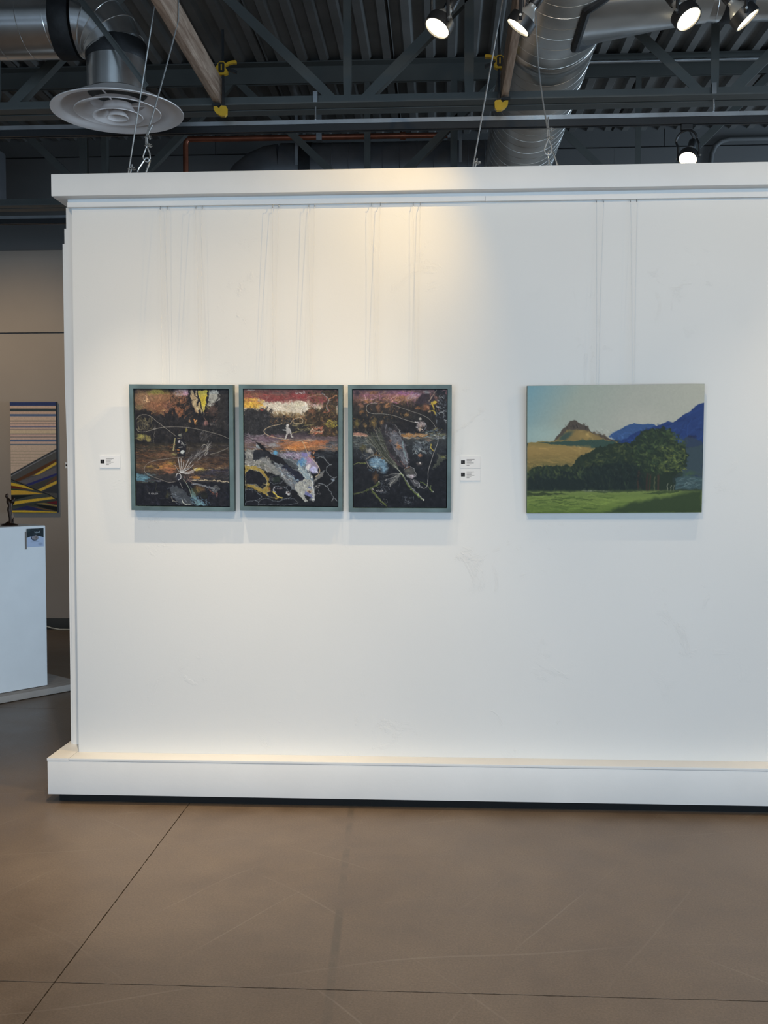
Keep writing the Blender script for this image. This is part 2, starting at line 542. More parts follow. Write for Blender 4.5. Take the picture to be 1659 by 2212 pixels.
# ------------------------------------------------------------------ trusses
def angle_poly(y_sign, leg_h, leg_v, t, z0, up=True):
    s = y_sign
    g = 0.011
    if up:   # bottom chord: horizontal legs below, vertical legs up
        return [(s * g, z0), (s * (g + leg_h), z0), (s * (g + leg_h), z0 + t), (s * (g + t), z0 + t), (s * (g + t), z0 + leg_v), (s * g, z0 + leg_v)]
    return [(s * g, z0), (s * (g + leg_h), z0), (s * (g + leg_h), z0 - t), (s * (g + t), z0 - t), (s * (g + t), z0 - leg_v), (s * g, z0 - leg_v)]


def web_bar(name, x0, z0, x1, z1, Y, w, parent):
    a, b = Vector((x0, 0, z0)), Vector((x1, 0, z1))
    d = (b - a); L = d.length; d.normalize()
    n = Vector((-d.z, 0, d.x)); yv = Vector((0, 1, 0))
    bm = bmesh.new()
    t = 0.005
    cr = 0.09
    rings = []
    # crimped angle: narrow at both ends, an open L in between
    for s, k in ((0, 0.45), (cr, 1.0), (L - cr, 1.0), (L, 0.45)):
        hw, dep = w / 2 * (0.75 + 0.25 * k), 0.045 * k
        pr = [(-hw, -0.012), (hw, -0.012), (hw, -0.012 + t), (-hw + t, -0.012 + t), (-hw + t, dep), (-hw, dep)]
        rings.append([bm.verts.new(a + d * s + n * p + yv * (q + Y)) for p, q in pr])
    for i in range(3):
        for k in range(6):
            bm.faces.new((rings[i][k], rings[i][(k + 1) % 6], rings[i + 1][(k + 1) % 6], rings[i + 1][k]))
    bm.faces.new(rings[0][::-1]); bm.faces.new(rings[-1])
    bmesh.ops.recalc_face_normals(bm, faces=bm.faces)
    return mesh_obj(name, bm, M_STEEL, parent)


ZC = 3.395            # underside of the bottom chords


def truss(Y, label, node0, extra=()):
    t = thing('roof_truss', label, 'truss', (0, Y, ZC), group='open web roof trusses')
    for s in (-1, 1):
        prism('bottom_chord', [(y, z) for y, z in angle_poly(s, 0.078, 0.066, 0.006, 0.0)], 'x', -5.9, 8.9, M_STEEL, t)
        prism('top_chord', [(y, z) for y, z in angle_poly(s, 0.09, 0.125, 0.007, ZD - ZC - 0.001, up=False)], 'x', -5.9, 8.9, M_STEEL, t)
    zt = ZD - ZC - 0.10
    for k in range(-4, 5):
        x = node0 + k * 1.95
        if -5.8 < x < 8.7:
            web_bar('web_post', x, 0.04, x, zt, 0.0, 0.042, t)
        if -5.8 < x - 0.98 and x < 8.7:
            web_bar('web_diagonal', x - 0.075, 0.045, x - 0.955, zt, 0.0, 0.052, t)
        if x + 0.98 < 8.7 and x > -5.8:
            web_bar('web_diagonal', x + 0.09, 0.045, x + 0.96, zt, 0.0, 0.052, t)
    for x in extra:
        web_bar('web_post', x, 0.04, x, zt, 0.0, 0.05, t)
    return t


truss(-0.745, 'nearest dark steel roof truss above the front track, mostly above the picture', 1.09)
truss(1.2, 'dark steel roof truss just behind the partition, carrying both pine beams', 1.09, (1.745,))
truss(3.145, 'farther dark steel roof truss seen between the first truss and the far wall', 1.06, (1.69, -1.05))

# slim stay angle that runs down in front of the duct neck to the round diffuser
br = prism('stay_angle', [(-0.013, 0.0), (0.013, 0.0), (0.013, 0.004), (-0.009, 0.004), (-0.009, 0.022), (-0.013, 0.022)], 'y', 0.0, 1.55, M_STEEL)
sa, sb = Vector((0.215, 0.42, 3.240)), Vector((-0.093, 0.42, 3.647))
d_ = (sb - sa).normalized()
br.matrix_world = Matrix.Translation(sa) @ Matrix((d_.cross(Vector((0, 1, 0))), d_, Vector((0, -1, 0)))).transposed().to_4x4()
tag(br, 'slim dark steel angle slanting in front of the round diffuser neck', 'steel angle')


# ------------------------------------------------------------------ lighting tracks
def track(Y, z, label, x0, x1, rods):
    t = thing('light_track', label, 'light track', (0, Y, z), group='ceiling light tracks')
    prism('strut_channel', [(-0.02, 0.0), (0.02, 0.0), (0.02, 0.022), (0.012, 0.022), (0.012, 0.006), (-0.012, 0.006), (-0.012, 0.022), (-0.02, 0.022)], 'x', x0, x1, M_STRUT, t)
    prism('track_rail', [(-0.018, -0.036), (-0.008, -0.036), (-0.008, -0.028), (0.008, -0.028), (0.008, -0.036), (0.018, -0.036), (0.018, -0.001), (-0.018, -0.001)], 'x', x0, x1, M_BLACK, t)
    for x in rods:
        r = tube('hanger_rod', [(x, -0.03, 0.02), (x, -0.03, ZC - z + 0.05)], 0.005, M_STRUT, t, 8)
        bm = bmesh.new()
        add_box(bm, x - 0.012, x + 0.012, -0.040, -0.034, ZC - z + 0.02, ZC - z + 0.075)
        add_box(bm, x - 0.012, x + 0.012, -0.040, -0.010, ZC - z + 0.075, ZC - z + 0.081)
        mesh_obj('hanger_clip', bm, M_STRUT, r)
    return t


track(-0.745, 3.31, 'front light track carrying four spotlights, hidden above the picture', -3, 7, (-1.0, 0.92, 3.03, 5.0))
track(1.2, 3.31, 'long zinc and black light track just behind the partition top', -3.5, 7, (-1.2, 0.92, 3.03, 5.0))
track(3.145, 3.315, 'far light track seen left of the partition', -5, 7, (-2.9, 0.95, 3.0, 5.0))


# ------------------------------------------------------------------ spotlights
def spotlight(pos, nrm, track_y, label, power, cone, ztrack=3.274, blend=0.9, aim=None, color=WARM, radius=0.014):
    """gimbal track head: adapter, loop yoke, lamp ring, silver bulb, black socket, lit lens"""
    pos = Vector(pos); n = Vector(nrm).normalized()
    t = thing('track_spotlight', label, 'spotlight', pos, group='gimbal ring track spotlights')
    q = n.to_track_quat('Z', 'Y').to_matrix().to_4x4()
    lathe('lamp_ring', [(0.0455, 0.004), (0.0505, 0.004), (0.0515, -0.006), (0.0505, -0.034), (0.045, -0.036), (0.045, -0.004)], M_BLACK, t, 40, q, closed=True)
    lathe('lens', [(0.0, 0.003), (0.025, 0.0015), (0.0452, -0.003)], M_LENS, t, 40, q)
    lathe('bulb', [(0.044, -0.030), (0.040, -0.042), (0.030, -0.058), (0.020, -0.070), (0.0165, -0.078), (0.0165, -0.098), (0.0, -0.098)], M_BULB, t, 32, q)
    sk = lathe('socket', [(0.019, -0.088), (0.0205, -0.090), (0.0205, -0.145), (0.017, -0.152), (0.0, -0.152)], M_BLACK, t, 28, q)
    # hanging yoke: pivots on the ring's sides
    h = Vector((n.x, n.y, 0))
    h = h.normalized() if h.length > 1e-3 else Vector((0, -1, 0))
    side = Vector((-h.y, h.x, 0))
    top = ztrack - 0.03 - pos.z
    piv = -n * 0.018
    w = 0.055
    pts = []
    zr = top - w
    for s in (0, 1):
        pass
    pts.append(piv + side * w + Vector((0, 0, -0.012)))
    pts.append(piv + side * w + Vector((0, 0, max(0.03, zr * 0.5))))
    cx, cy = 0.0, track_y - pos.y
    c = Vector((piv.x, cy if abs(cy) < 0.08 else piv.y, 0))
    for k in range(0, 13):
        a = PI * k / 12
        pts.append(Vector((c.x, c.y, zr)) + side * (w * math.cos(a)) + Vector((0, 0, w * math.sin(a))))
    pts.append(piv - side * w + Vector((0, 0, max(0.03, zr * 0.5))))
    pts.append(piv - side * w + Vector((0, 0, -0.012)))
    tube('yoke', pts, 0.006, M_BLACK, t, 8)
    ax, ay = c.x, track_y - pos.y
    bm = bmesh.new()
    add_box(bm, ax - 0.03, ax + 0.03, ay - 0.016, ay + 0.016, top, top + 0.03, 0.003)
    if abs(ay - c.y) > 0.02:
        add_box(bm, ax - 0.012, ax + 0.012, min(ay, c.y) - 0.01, max(ay, c.y) + 0.01, top - 0.004, top + 0.006)
    mesh_obj('track_adapter', bm, M_BLACK, t)
    # lead from the adapter to the socket
    e = -n * 0.15
    tube('lead', [Vector((ax, ay, top)), Vector((ax * 0.5 + e.x * 0.5, ay * 0.5 + e.y * 0.5, max(top * 0.6, e.z + 0.05))), e + Vector((0, 0, 0.02)), e], 0.0035, M_BLACK, t, 6)
    for s in (-1, 1):
        p0 = piv + side * (s * 0.046)
        tube('pivot_screw', [p0, p0 + side * (s * 0.02)], 0.005, M_CHROME, t, 8)
    if power:
        spot_light('track_spot_light', pos + n * 0.012, Vector(aim or n), color, power, cone, blend, radius)
    return t


spotlight((1.581, -0.60, 3.043), (-0.445, -0.28, -0.85), -0.745, 'leftmost lit track spotlight, tilted down left in front of the deck', 55, 110)
spotlight((1.873, -0.60, 3.039), (-0.58, 0.08, -0.80), -0.745, 'lit track spotlight beside the right pine beam, seen almost edge on', 42, 96, blend=1.0, aim=(-0.66, 0.20, -0.72), color=(1.0, 0.66, 0.22), radius=0.005)
spotlight((2.477, -0.60, 3.053), (0.42, -0.41, -0.80), -0.745, 'brightest lit track spotlight, in front of the right branch duct', 40, 110)
spotlight((2.684, -0.60, 3.045), (0.62, -0.09, -0.76), -0.745, 'rightmost lit track spotlight, tilted down right at picture edge', 40, 95)
spotlight((2.892, 1.14, 3.075), (-0.30, -0.55, -0.78), 1.2, 'lit spotlight half hidden by the partition top', 40, 90)


# ------------------------------------------------------------------ ducts
def spiral_duct(t, a, b, R, m, pitch=0.12, seam=0.0020, phase=0.0):
    tube('spiral_pipe', [a, b], R, m, t, 56, caps=False)
    tube('spiral_seam', helix(None, a, b, R, pitch, 44, phase), seam, m, t, 5)


# left: horizontal spiral duct, gored elbow, drop neck and round diffuser
YL, ZL, RL = 0.63, 3.63, 0.160
t = thing('elbow_duct', 'silver spiral duct at upper left that bends down to the round diffuser', 'duct', (0.0, YL, ZL))
spiral_duct(t, (-5.9, 0, 0), (-0.19, 0, 0), RL, M_GALV, 0.13)
bm = bmesh.new(); add_tube(bm, [(-0.280, 0, 0), (-0.274, 0, 0), (-0.190, 0, 0), (-0.183, 0, 0)], [RL + 0.002, RL + 0.006, RL + 0.006, RL + 0.001], 56, caps=False)
mesh_obj('seal_band', bm, M_SEAL, t, True)
arc = []
for k in range(6):
    a = PI / 2 * k / 5
    arc.append((-0.17 + 0.175 * math.sin(a), -0.175 + 0.175 * math.cos(a)))
rads = [0.160, 0.158, 0.154, 0.150, 0.146, 0.142]
for k in range(5):
    # each gore is one straight mitred piece with a raised joint
    fr = []
    bm = bmesh.new()
    rings = []
    for j in (k, k + 1):
        a = PI / 2 * j / 5
        cx, cz = arc[j]
        ax_u = Vector((0, 1, 0)); ax_w = Vector((math.sin(a), 0, math.cos(a)))
        rings.append([bm.verts.new(Vector((cx, 0, cz)) + rads[j] * (math.cos(2 * PI * i / 56) * ax_u + math.sin(2 * PI * i / 56) * ax_w)) for i in range(56)])
    for i in range(56):
        bm.faces.new((rings[0][i], rings[0][(i + 1) % 56], rings[1][(i + 1) % 56], rings[1][i]))
    g = mesh_obj('elbow_gore', bm, M_GALV, t, True)
    a = PI / 2 * (k + 1) / 5
    cx, cz = arc[k + 1]
    ring = [Vector((cx, 0, cz)) + rads[k + 1] * (math.cos(2 * PI * i / 56) * Vector((0, 1, 0)) + math.sin(2 * PI * i / 56) * Vector((math.sin(a), 0, math.cos(a)))) for i in range(56)]
    tube('elbow_joint', ring, 0.003, M_GALV, g, 5, closed=True)
lathe('neck', [(0.142, -0.172), (0.140, -0.336)], M_GALV, t, 56, Matrix.Translation((0.005, 0, 0)))
lathe('neck_seal_band', [(0.143, -0.100), (0.147, -0.106), (0.147, -0.178), (0.143, -0.186)], M_SEAL, t, 56, Matrix.Translation((0.005, 0, 0)))

t = thing('round_diffuser', 'round white ceiling diffuser with stepped concentric cones at upper left', 'air diffuser', (0.010, YL, 3.20))
rim = lathe('outer_cone', [(0.316, 0.004), (0.319, 0.0), (0.318, -0.003), (0.312, -0.002), (0.285, 0.002), (0.262, 0.016), (0.24, 0.035), (0.19, 0.060), (0.143, 0.085), (0.143, 0.09), (0.20, 0.062), (0.262, 0.030), (0.30, 0.010)], M_DIFF, t, 72, closed=True)
lathe('middle_cone', [(0.206, -0.004), (0.209, -0.001), (0.200, 0.004), (0.180, 0.011), (0.152, 0.020), (0.134, 0.040), (0.130, 0.040), (0.148, 0.017), (0.176, 0.006), (0.197, 0.0)], M_DIFF, t, 64, closed=True)
lathe('inner_cone', [(0.120, -0.026), (0.122, -0.023), (0.112, -0.015), (0.092, -0.004), (0.075, 0.018), (0.070, 0.035), (0.066, 0.035), (0.070, 0.014), (0.088, -0.009), (0.110, -0.021)], M_DIFF, t, 56, closed=True)
lathe('centre_cone', [(0.0, 0.0), (0.015, -0.006), (0.035, -0.016), (0.050, -0.030), (0.053, -0.028), (0.042, -0.008), (0.025, 0.012), (0.0, 0.02)], M_DIFF, t, 48)
for k in range(3):
    a = 2 * PI * k / 3 + 0.4
    tube('bracket_arm', [(0.015 * math.cos(a), 0.015 * math.sin(a), 0.03), (0.19 * math.cos(a), 0.19 * math.sin(a), 0.05)], 0.004, M_DIFF, t, 6)

# right: large spiral main duct running away from the camera, with a branch to the right
XM, ZM, RM = 2.165, 3.720, 0.243
t = thing('main_spiral_duct', 'large spiral duct running away above the partition beside the right pine beam', 'duct', (XM, 0, ZM))
spiral_duct(t, (0, -4.5, 0), (0, 3.70, 0), RM, M_GALVD, 0.115, 0.0017)
for y in (-0.02, 1.0):
    lathe('coupling_band', [(RM + 0.001, -0.055), (RM + 0.005, -0.05), (RM + 0.005, 0.05), (RM + 0.001, 0.055)], M_GALVD if y > 0.5 else M_SEAL, t, 64, Matrix.Translation((0, y, 0)) @ Matrix.Rotation(-PI / 2, 4, 'X'))
RC, YC2 = 0.200, 0.50
t = thing('branch_duct', 'shiny silver branch duct leaving the main duct towards the right edge', 'duct', (XM, YC2, ZM))
spiral_duct(t, (0.66, 0, 0), (6.6, 0, 0), RC, M_GALV, 0.14)
RX = Matrix.Rotation(PI / 2, 4, 'Y')
# sealant bead along the line where the tap meets the main duct
bead = []
for k in range(64):
    a = 2 * PI * k / 64
    r = 0.285
    for _ in range(12):
        y, z = r * math.cos(a), r * math.sin(a)
        z = max(-RM * 0.96, min(RM * 0.96, z))
        x = math.sqrt(max(RM * RM - z * z, 0.0))
        r = 0.315 - (x - 0.10) * 0.22
    y = r * math.cos(a); z = max(-RM * 0.96, min(RM * 0.96, r * math.sin(a)))
    bead.append((math.sqrt(max(RM * RM - z * z, 0.0)) + 0.008, y, z))
bm = bmesh.new()
ra = [bm.verts.new(v) for v in bead]
rb = [bm.verts.new((0.66, RC * 1.01 * math.cos(2 * PI * k / 64), RC * 1.01 * math.sin(2 * PI * k / 64))) for k in range(64)]
for k in range(64):
    bm.faces.new((ra[k], ra[(k + 1) % 64], rb[(k + 1) % 64], rb[k]))
bmesh.ops.recalc_face_normals(bm, faces=bm.faces)
mesh_obj('conical_tap', bm, M_GALV, t, True)
tube('seal_bead', bead, 0.022, M_SEAL, t, 8, closed=True)
lathe('seal_band', [(RC + 0.001, 0.72), (RC + 0.006, 0.735), (RC + 0.006, 0.83), (RC + 0.001, 0.845)], M_SEAL, t, 60, RX)

# far duct along the back wall
RF = 0.235
t = thing('far_duct', 'dark painted duct lying along the far wall behind the first truss', 'duct', (0, 4.02, 3.87))
tube('duct_run', [(0.62, 0, 0), (2.0, 0, 0)], RF, M_GPAINT, t, 48, caps=False)
for k in range(10):
    x = 0.73 + 0.135 * k
    lathe('standing_seam', [(RF, -0.004), (RF + 0.004, 0), (RF, 0.004)], M_GPAINT, t, 48, Matrix.Translation((x, 0, 0)) @ RX)
lathe('seal_band', [(RF + 0.001, -0.05), (RF + 0.006, -0.045), (RF + 0.006, 0.045), (RF + 0.001, 0.05)], M_SEAL, t, 48, Matrix.Translation((0.51, 0, 0)) @ RX)
tube('coupling', [(0.30, 0, 0), (0.62, 0, 0)], RF + 0.002, M_GPAINT, t, 48, caps=False)
pts = [(0.30 - 0.32 * math.sin(a), 0, -0.32 + 0.32 * math.cos(a)) for a in [PI / 2 * k / 6 for k in range(7)]]
tube('elbow', pts, RF, M_GPAINT, t, 48, caps=True)
for x in (0.45, 1.75):
    bm = bmesh.new()
    for y in (-RF - 0.004, RF + 0.002):
        add_box(bm, x - 0.012, x + 0.012, y, y + 0.002, 0.0, ZD + 0.05 - 3.87)
    mesh_obj('hanger_strap', bm, M_STRUT, t)

# unit heater end that peeks in at the left edge
t = thing('unit_heater', 'dark metal heater corner peeking in at the left edge above the far track', 'heater', (-2.115, 3.5, 3.55))
box('housing', -0.25, 0.245, -0.2, 0.2, 0.02, 0.42, M_GPAINT, t, 0.02)
prism('support_arm', [(0.05, 0.02), (0.24, 0.02), (0.41, -0.075), (0.30, -0.075)], 'y', -0.205, -0.16, M_BLACK, t)
box('access_plate', 0.16, 0.22, -0.206, -0.199, 0.12, 0.24, M_STRUT, t)

# pipes
t = thing('copper_pipe', 'brown copper sprinkler pipe running behind the light track', 'pipe', (0, 3.7, 4.06))
tube('pipe_run', [(-0.40, 0, 0), (1.70, 0, -0.005)], 0.022, M_COPPER, t, 14)
tube('pipe_drop', [(-0.40, 0, 0.0), (-0.415, 0, -0.02), (-0.42, 0, -0.05), (-0.42, 0, -0.45)], 0.022, M_COPPER, t, 12)
tube('fitting', [(1.28, 0, -0.004), (1.32, 0, -0.004)], 0.03, M_COPPER, t, 14)
for x in (0.644, 1.67):
    bm = bmesh.new()
    add_box(bm, x - 0.022, x + 0.022, -0.034, -0.028, -0.03, 0.30)
    add_box(bm, x - 0.022, x + 0.022, -0.034, 0.03, -0.036, -0.030)
    mesh_obj('pipe_hanger', bm, M_STRUT, t)
tag(tube('steel_conduit', [(2.42, 3.035, 4.330), (8.8, 3.035, 4.322)], 0.013, M_STRUT), 'thin silver conduit clipped along the far truss top chord', 'conduit')
tag(tube('bent_conduit', [(3.924, YB - 0.0265, 2.75), (3.924, YB - 0.0265, 4.10), (3.932, YB - 0.0265, 4.17), (3.96, YB - 0.0265, 4.235), (4.01, YB - 0.0265, 4.275), (4.08, YB - 0.0265, 4.292), (6.5, YB - 0.0265, 4.295)], 0.020, M_DARKWALL, None, 12),
    'dark painted conduit with a rounded bend on the far wall at right', 'conduit')

# ------------------------------------------------------------------ pine beams, clamps, suspension cables
for X, lab in ((0.383, 'left rough pine beam clamped to the roof truss above the diffuser'), (1.911, 'right rough pine beam clamped to the truss beside the main duct')):
    o = box('pine_beam', -0.019, 0.019, -0.93, 0.93, 0, 0.140, M_WOOD, None, 0.003)
    o.location = (X + 0.019, 0.245, ZC + 0.0065)
    tag(o, lab, 'wooden beam', 'pine beams clamped to the truss')


def clamp(X, Y, s, label):
    """bar clamp: s = +1 grips to the right of the beam, -1 to the left; jaws reach back towards the beam"""
    t = thing('bar_clamp', label, 'clamp', (X, Y, ZC), group='yellow bar clamps on the truss')
    z0 = 0.0

    def P(pts):
        return [(s * a, b) for a, b in pts]
    prism('bar', P([(0.014, -0.045), (0.026, -0.045), (0.026, 0.385), (0.014, 0.385)]), 'y', -0.004, 0.004, M_BLACK, t)
    prism('lower_jaw', P([(-0.030, -0.020), (-0.012, -0.020), (0.000, -0.030), (0.010, -0.016), (0.036, -0.018), (0.042, -0.028), (0.040, -0.060), (0.030, -0.070), (0.005, -0.068), (-0.015, -0.056), (-0.028, -0.038)]), 'y', -0.013, 0.013, M_YEL, t)
    prism('lower_pad', P([(-0.040, -0.016), (-0.040, -0.002), (0.004, -0.002), (0.006, -0.014), (-0.010, -0.018)]), 'y', -0.015, 0.015, M_BLACK, t)
    b = prism('body', P([(-0.018, 0.150), (0.000, 0.146), (0.030, 0.146), (0.046, 0.152), (0.046, 0.168), (0.036, 0.180), (0.036, 0.205), (0.028, 0.214), (0.006, 0.214), (-0.004, 0.206), (-0.014, 0.180), (-0.020, 0.165)]), 'y', -0.014, 0.014, M_YEL, t)
    prism('grip_inset', P([(0.004, 0.156), (0.026, 0.156), (0.031, 0.164), (0.031, 0.200), (0.026, 0.208), (0.004, 0.208), (-0.001, 0.200), (-0.001, 0.164)]), 'y', -0.018, -0.0135, M_BLACK, b)
    prism('grip_mark', P([(0.012, 0.168), (0.018, 0.168), (0.018, 0.198), (0.012, 0.198)]), 'y', -0.0195, -0.0175, M_YEL, b)
    prism('lever', P([(0.034, 0.190), (0.050, 0.200), (0.075, 0.206), (0.092, 0.205), (0.094, 0.216), (0.088, 0.221), (0.066, 0.219), (0.046, 0.212), (0.034, 0.204)]), 'y', -0.010, 0.010, M_YEL, t)
    prism('trigger', P([(0.034, 0.186), (0.052, 0.184), (0.074, 0.175), (0.094, 0.168), (0.092, 0.153), (0.070, 0.160), (0.050, 0.170), (0.034, 0.172)]), 'y', -0.008, 0.008, M_BLACK, t)
    prism('upper_jaw', P([(-0.036, 0.149), (-0.004, 0.149), (0.0, 0.175), (-0.012, 0.195), (-0.022, 0.180)]), 'y', -0.011, 0.011, M_YEL, t)
    return t


clamp(0.417, 1.085, 1, 'yellow and black bar clamp gripping the left pine beam')
clamp(1.917, 1.085, -1, 'yellow and black bar clamp gripping the right pine beam')


def cable_clip(c, d, parent):
    c = Vector(c); d = Vector(d).normalized()
    side = Vector((1, 0, 0)); back = d.cross(side).normalized()
    bm = bmesh.new()
    pts = [c + side * 0.024 + back * 0.006, c + side * 0.004 + back * 0.009, c - side * 0.009, c + side * 0.004 - back * 0.009, c + side * 0.024 - back * 0.006]
    add_tube(bm, pts, 0.0022, 6)
    add_tube(bm, [c + side * 0.009 - back * 0.012, c + side * 0.013 - back * 0.012, c + side * 0.013 + back * 0.012, c + side * 0.009 + back * 0.012], 0.004, 6)
    return mesh_obj('cable_clip', bm, M_CHROME, parent, True)


def carabiner(top, tilt, parent, h=0.085):
    pts = []
    prof = [(0, 0), (0.013, -0.006), (0.017, -0.018), (0.024, -0.062), (0.020, -0.078), (0.008, -h), (-0.004, -h + 0.002), (-0.010, -0.075), (-0.011, -0.060), (-0.010, -0.018), (-0.008, -0.006)]
    ca, sa = math.cos(tilt), math.sin(tilt)
    P = [Vector(top) + Vector((x * ca - z * sa, 0.004 * (i % 2), x * sa + z * ca)) for i, (x, z) in enumerate(prof)]
    return tube('carabiner', P, 0.0042, M_CHROME, parent, 8, closed=True)


def suspension(label, front, back_, beam_x, beam_y, carab_tilt, bow, dl, dr):
    """steel rope loop over the pine beam; one end clipped to an eye with a carabiner"""
    t = thing('suspension_cable', label, 'cable', (0, 0, 0), group='steel ropes steadying the partition')
    zt = ZC + 0.0065 + 0.140 + 0.006
    f, b = Vector(front), Vector(back_)
    xl, xr = beam_x - dl, beam_x + 0.038 + dr
    # two legs, over the beam's top
    fl = f.x > b.x
    xf, xb = (xr, xl) if fl else (xl, xr)
    end = f + Vector((0, 0, 0.175))
    pts = [end]
    for s in (0.2, 0.4, 0.6, 0.8):
        q = end.lerp(Vector((xf, beam_y, zt - 0.10)), s)
        q.x -= bow * math.sin(PI * s)
        pts.append(q)
    pts += [Vector((xf, beam_y, zt - 0.10)), Vector((beam_x + 0.019 + (0.024 if fl else -0.024), beam_y, zt - 0.006)), Vector((beam_x + 0.019 + (0.015 if fl else -0.015), beam_y, zt)), Vector((beam_x + 0.019 - (0.015 if fl else -0.015), beam_y, zt)), Vector((beam_x + 0.019 - (0.024 if fl else -0.024), beam_y, zt - 0.006)), Vector((xb, beam_y, zt - 0.02)), b + Vector((0, 0, 0.02)), b]
    tube('wire_rope', pts, 0.0033, M_CABLE, t, 8)
    d = (pts[1] - end).normalized()
    # doubled tail with two clips, then the loop and the carabiner
    tail = [end + d * 0.06 + Vector((0.012, 0, 0)), end + d * 0.03 + Vector((0.006, 0, 0)), end + Vector((0.005, 0, 0)), f + Vector((0.008, 0, 0.135))]
    tube('rope_tail', tail, 0.0033, M_CABLE, t, 8)
    tube('lower_rope', [end, f + Vector((0, 0, 0.135))], 0.0033, M_CABLE, t, 8)
    cable_clip(end + Vector((0.002, 0, 0)), d, t)
    cable_clip(f + Vector((0.003, 0, 0.140)), d, t)
    lz = f + Vector((0.003, 0, 0.135))
    loop = [lz, lz + Vector((-0.010, 0, -0.022)), lz + Vector((-0.017, 0, -0.044)), lz + Vector((-0.010, 0, -0.062)), lz + Vector((0.004, 0, -0.066)), lz + Vector((0.015, 0, -0.052)), lz + Vector((0.013, 0, -0.028)), lz + Vector((0.004, 0, -0.006))]
    tube('rope_loop', loop, 0.003, M_CABLE, t, 8)
    ct = lz + Vector((0.005, 0, -0.048))
    carabiner(ct, carab_tilt, t)
    for e, nm in ((f, 'eye_bolt'), (b, 'eye_bolt')):
        ring = [Vector((e.x + 0.010 * math.cos(a), e.y, 2.702 + 0.012 + 0.010 * math.sin(a))) for a in [2 * PI * k / 14 for k in range(14)]]
        bm = bmesh.new(); add_tube(bm, ring, 0.003, 6, closed=True)
        add_tube(bm, [(e.x, e.y, 2.69), (e.x, e.y, 2.706)], 0.004, 6)
        mesh_obj(nm, bm, M_CHROME, t, True)
    # second rope end: clip close to its eye
    db = (Vector((xb, beam_y, zt - 0.1)) - b).normalized()
    cable_clip(b + db * 0.055, db, t)
    tube('rope_tail', [b, b + db * 0.05 + Vector((0.006, 0, 0)), b + db * 0.075 + Vector((0.006, 0, 0))], 0.0033, M_CABLE, t, 8)
    return t


suspension('thin steel rope hung over the left pine beam, with clips and carabiner', (0.322, 0.03, 2.703), (0.232, 0.06, 2.703), 0.383, 0.20, -0.55, -0.004, 0.062, 0.004)
suspension('thin steel rope hung over the right pine beam, with clips and carabiner', (2.044, 0.03, 2.703), (1.729, 0.06, 2.703), 1.911, 0.20, 0.16, 0.012, 0.043, 0.058)

# ------------------------------------------------------------------ the partition wall
XR = 5.2
W = thing('partition_wall', 'long white freestanding gallery partition with crown, hanging rail and skirted base', 'partition', (0, 0.06, 0))


def pw(name, x0, x1, y0, y1, z0, z1, m=None, bevel=0.0):
    o = box(name, x0, x1, y0 - 0.06, y1 - 0.06, z0, z1, m or M_TRIM, W, bevel)
    return o


pw('wall_panel', 0.0, XR, 0.0, 0.12, 0.12, 2.68, M_WALL, 0.006)
# crown: overhanging fascia cap and the hanging rail below it
pw('crown_fascia', -0.062, XR, -0.066, 0.19, 2.607, 2.700, M_TRIM, 0.003)
pw('hanging_rail', -0.010, 1.78, -0.020, 0.0, 2.571, 2.592, M_TRIM, 0.0015)
pw('hanging_rail', 1.7805, XR, -0.0205, 0.0, 2.570, 2.591, M_TRIM, 0.0015)
pw('rail_backing', -0.012, XR, -0.008, 0.0, 2.592, 2.607, M_TRIM)
# stepped boards at the rear left edge
prism('end_board', [(-0.068, 0.20), (0.0, 0.20), (0.0, 2.607), (-0.068, 2.607)], 'y', 0.062, 0.075, M_TRIM, W)
prism('end_board', [(-0.082, 0.20), (0.0, 0.20), (0.0, 2.518), (-0.082, 2.518)], 'y', 0.076, 0.092, M_TRIM, W)
prism('end_board', [(-0.085, 0.20), (-0.05, 0.20), (0.0, 0.20), (0.0, 2.454), (-0.097, 2.454), (-0.095, 1.81), (-0.087, 1.402), (-0.072, 1.402), (-0.072, 1.377), (-0.087, 1.377), (-0.084, 0.8)], 'y', 0.093, 0.112, M_TRIM, W)
# skirted base: front and side boards and cap ledges with an open joint near the corner
pw('skirt_board', -0.100, XR, -0.1005, -0.080, 0.042, 0.188, M_TRIM, 0.0015)
pw('skirt_side', -0.100, -0.080, -0.080, 0.30, 0.042, 0.188, M_TRIM, 0.0015)
pw('skirt_cap', -0.005, XR, -0.1015, 0.0, 0.1892, 0.200, M_TRIM, 0.001)
bm = bmesh.new()
add_prism(bm, [(-0.1015, -0.1615), (-0.0062, -0.1615), (-0.0062, -0.055), (-0.0005, -0.055), (-0.0005, 0.245), (-0.1015, 0.245)], 'z', 0.1888, 0.1998)
mesh_obj('skirt_cap', bm, M_TRIM, W)
pw('gap_shade_board', -0.062, XR, -0.066, -0.056, 0.004, 0.186, M_RUBBER_SHADE)  # black boards put in for the deep shade of the gap under the skirt
pw('gap_shade_board', -0.062, -0.052, -0.056, 0.28, 0.004, 0.186, M_RUBBER_SHADE)
pw('base_frame', -0.06, XR, 0.02, 0.10, 0.09, 0.125, M_BLACK)
for x in (0.25, 1.75, 3.25, 4.75):
    bm = bmesh.new()
    add_lathe(bm, [(0.0, -0.016), (0.038, -0.016), (0.042, -0.010), (0.042, 0.010), (0.038, 0.016), (0.0, 0.016)], 24, Matrix.Translation((x, 0.0, 0.042)) @ Matrix.Rotation(PI / 2, 4, 'X'))
    add_box(bm, x - 0.03, x + 0.03, -0.022, 0.022, 0.084, 0.092)
    mesh_obj('caster', bm, M_RUBBER_SHADE, W)

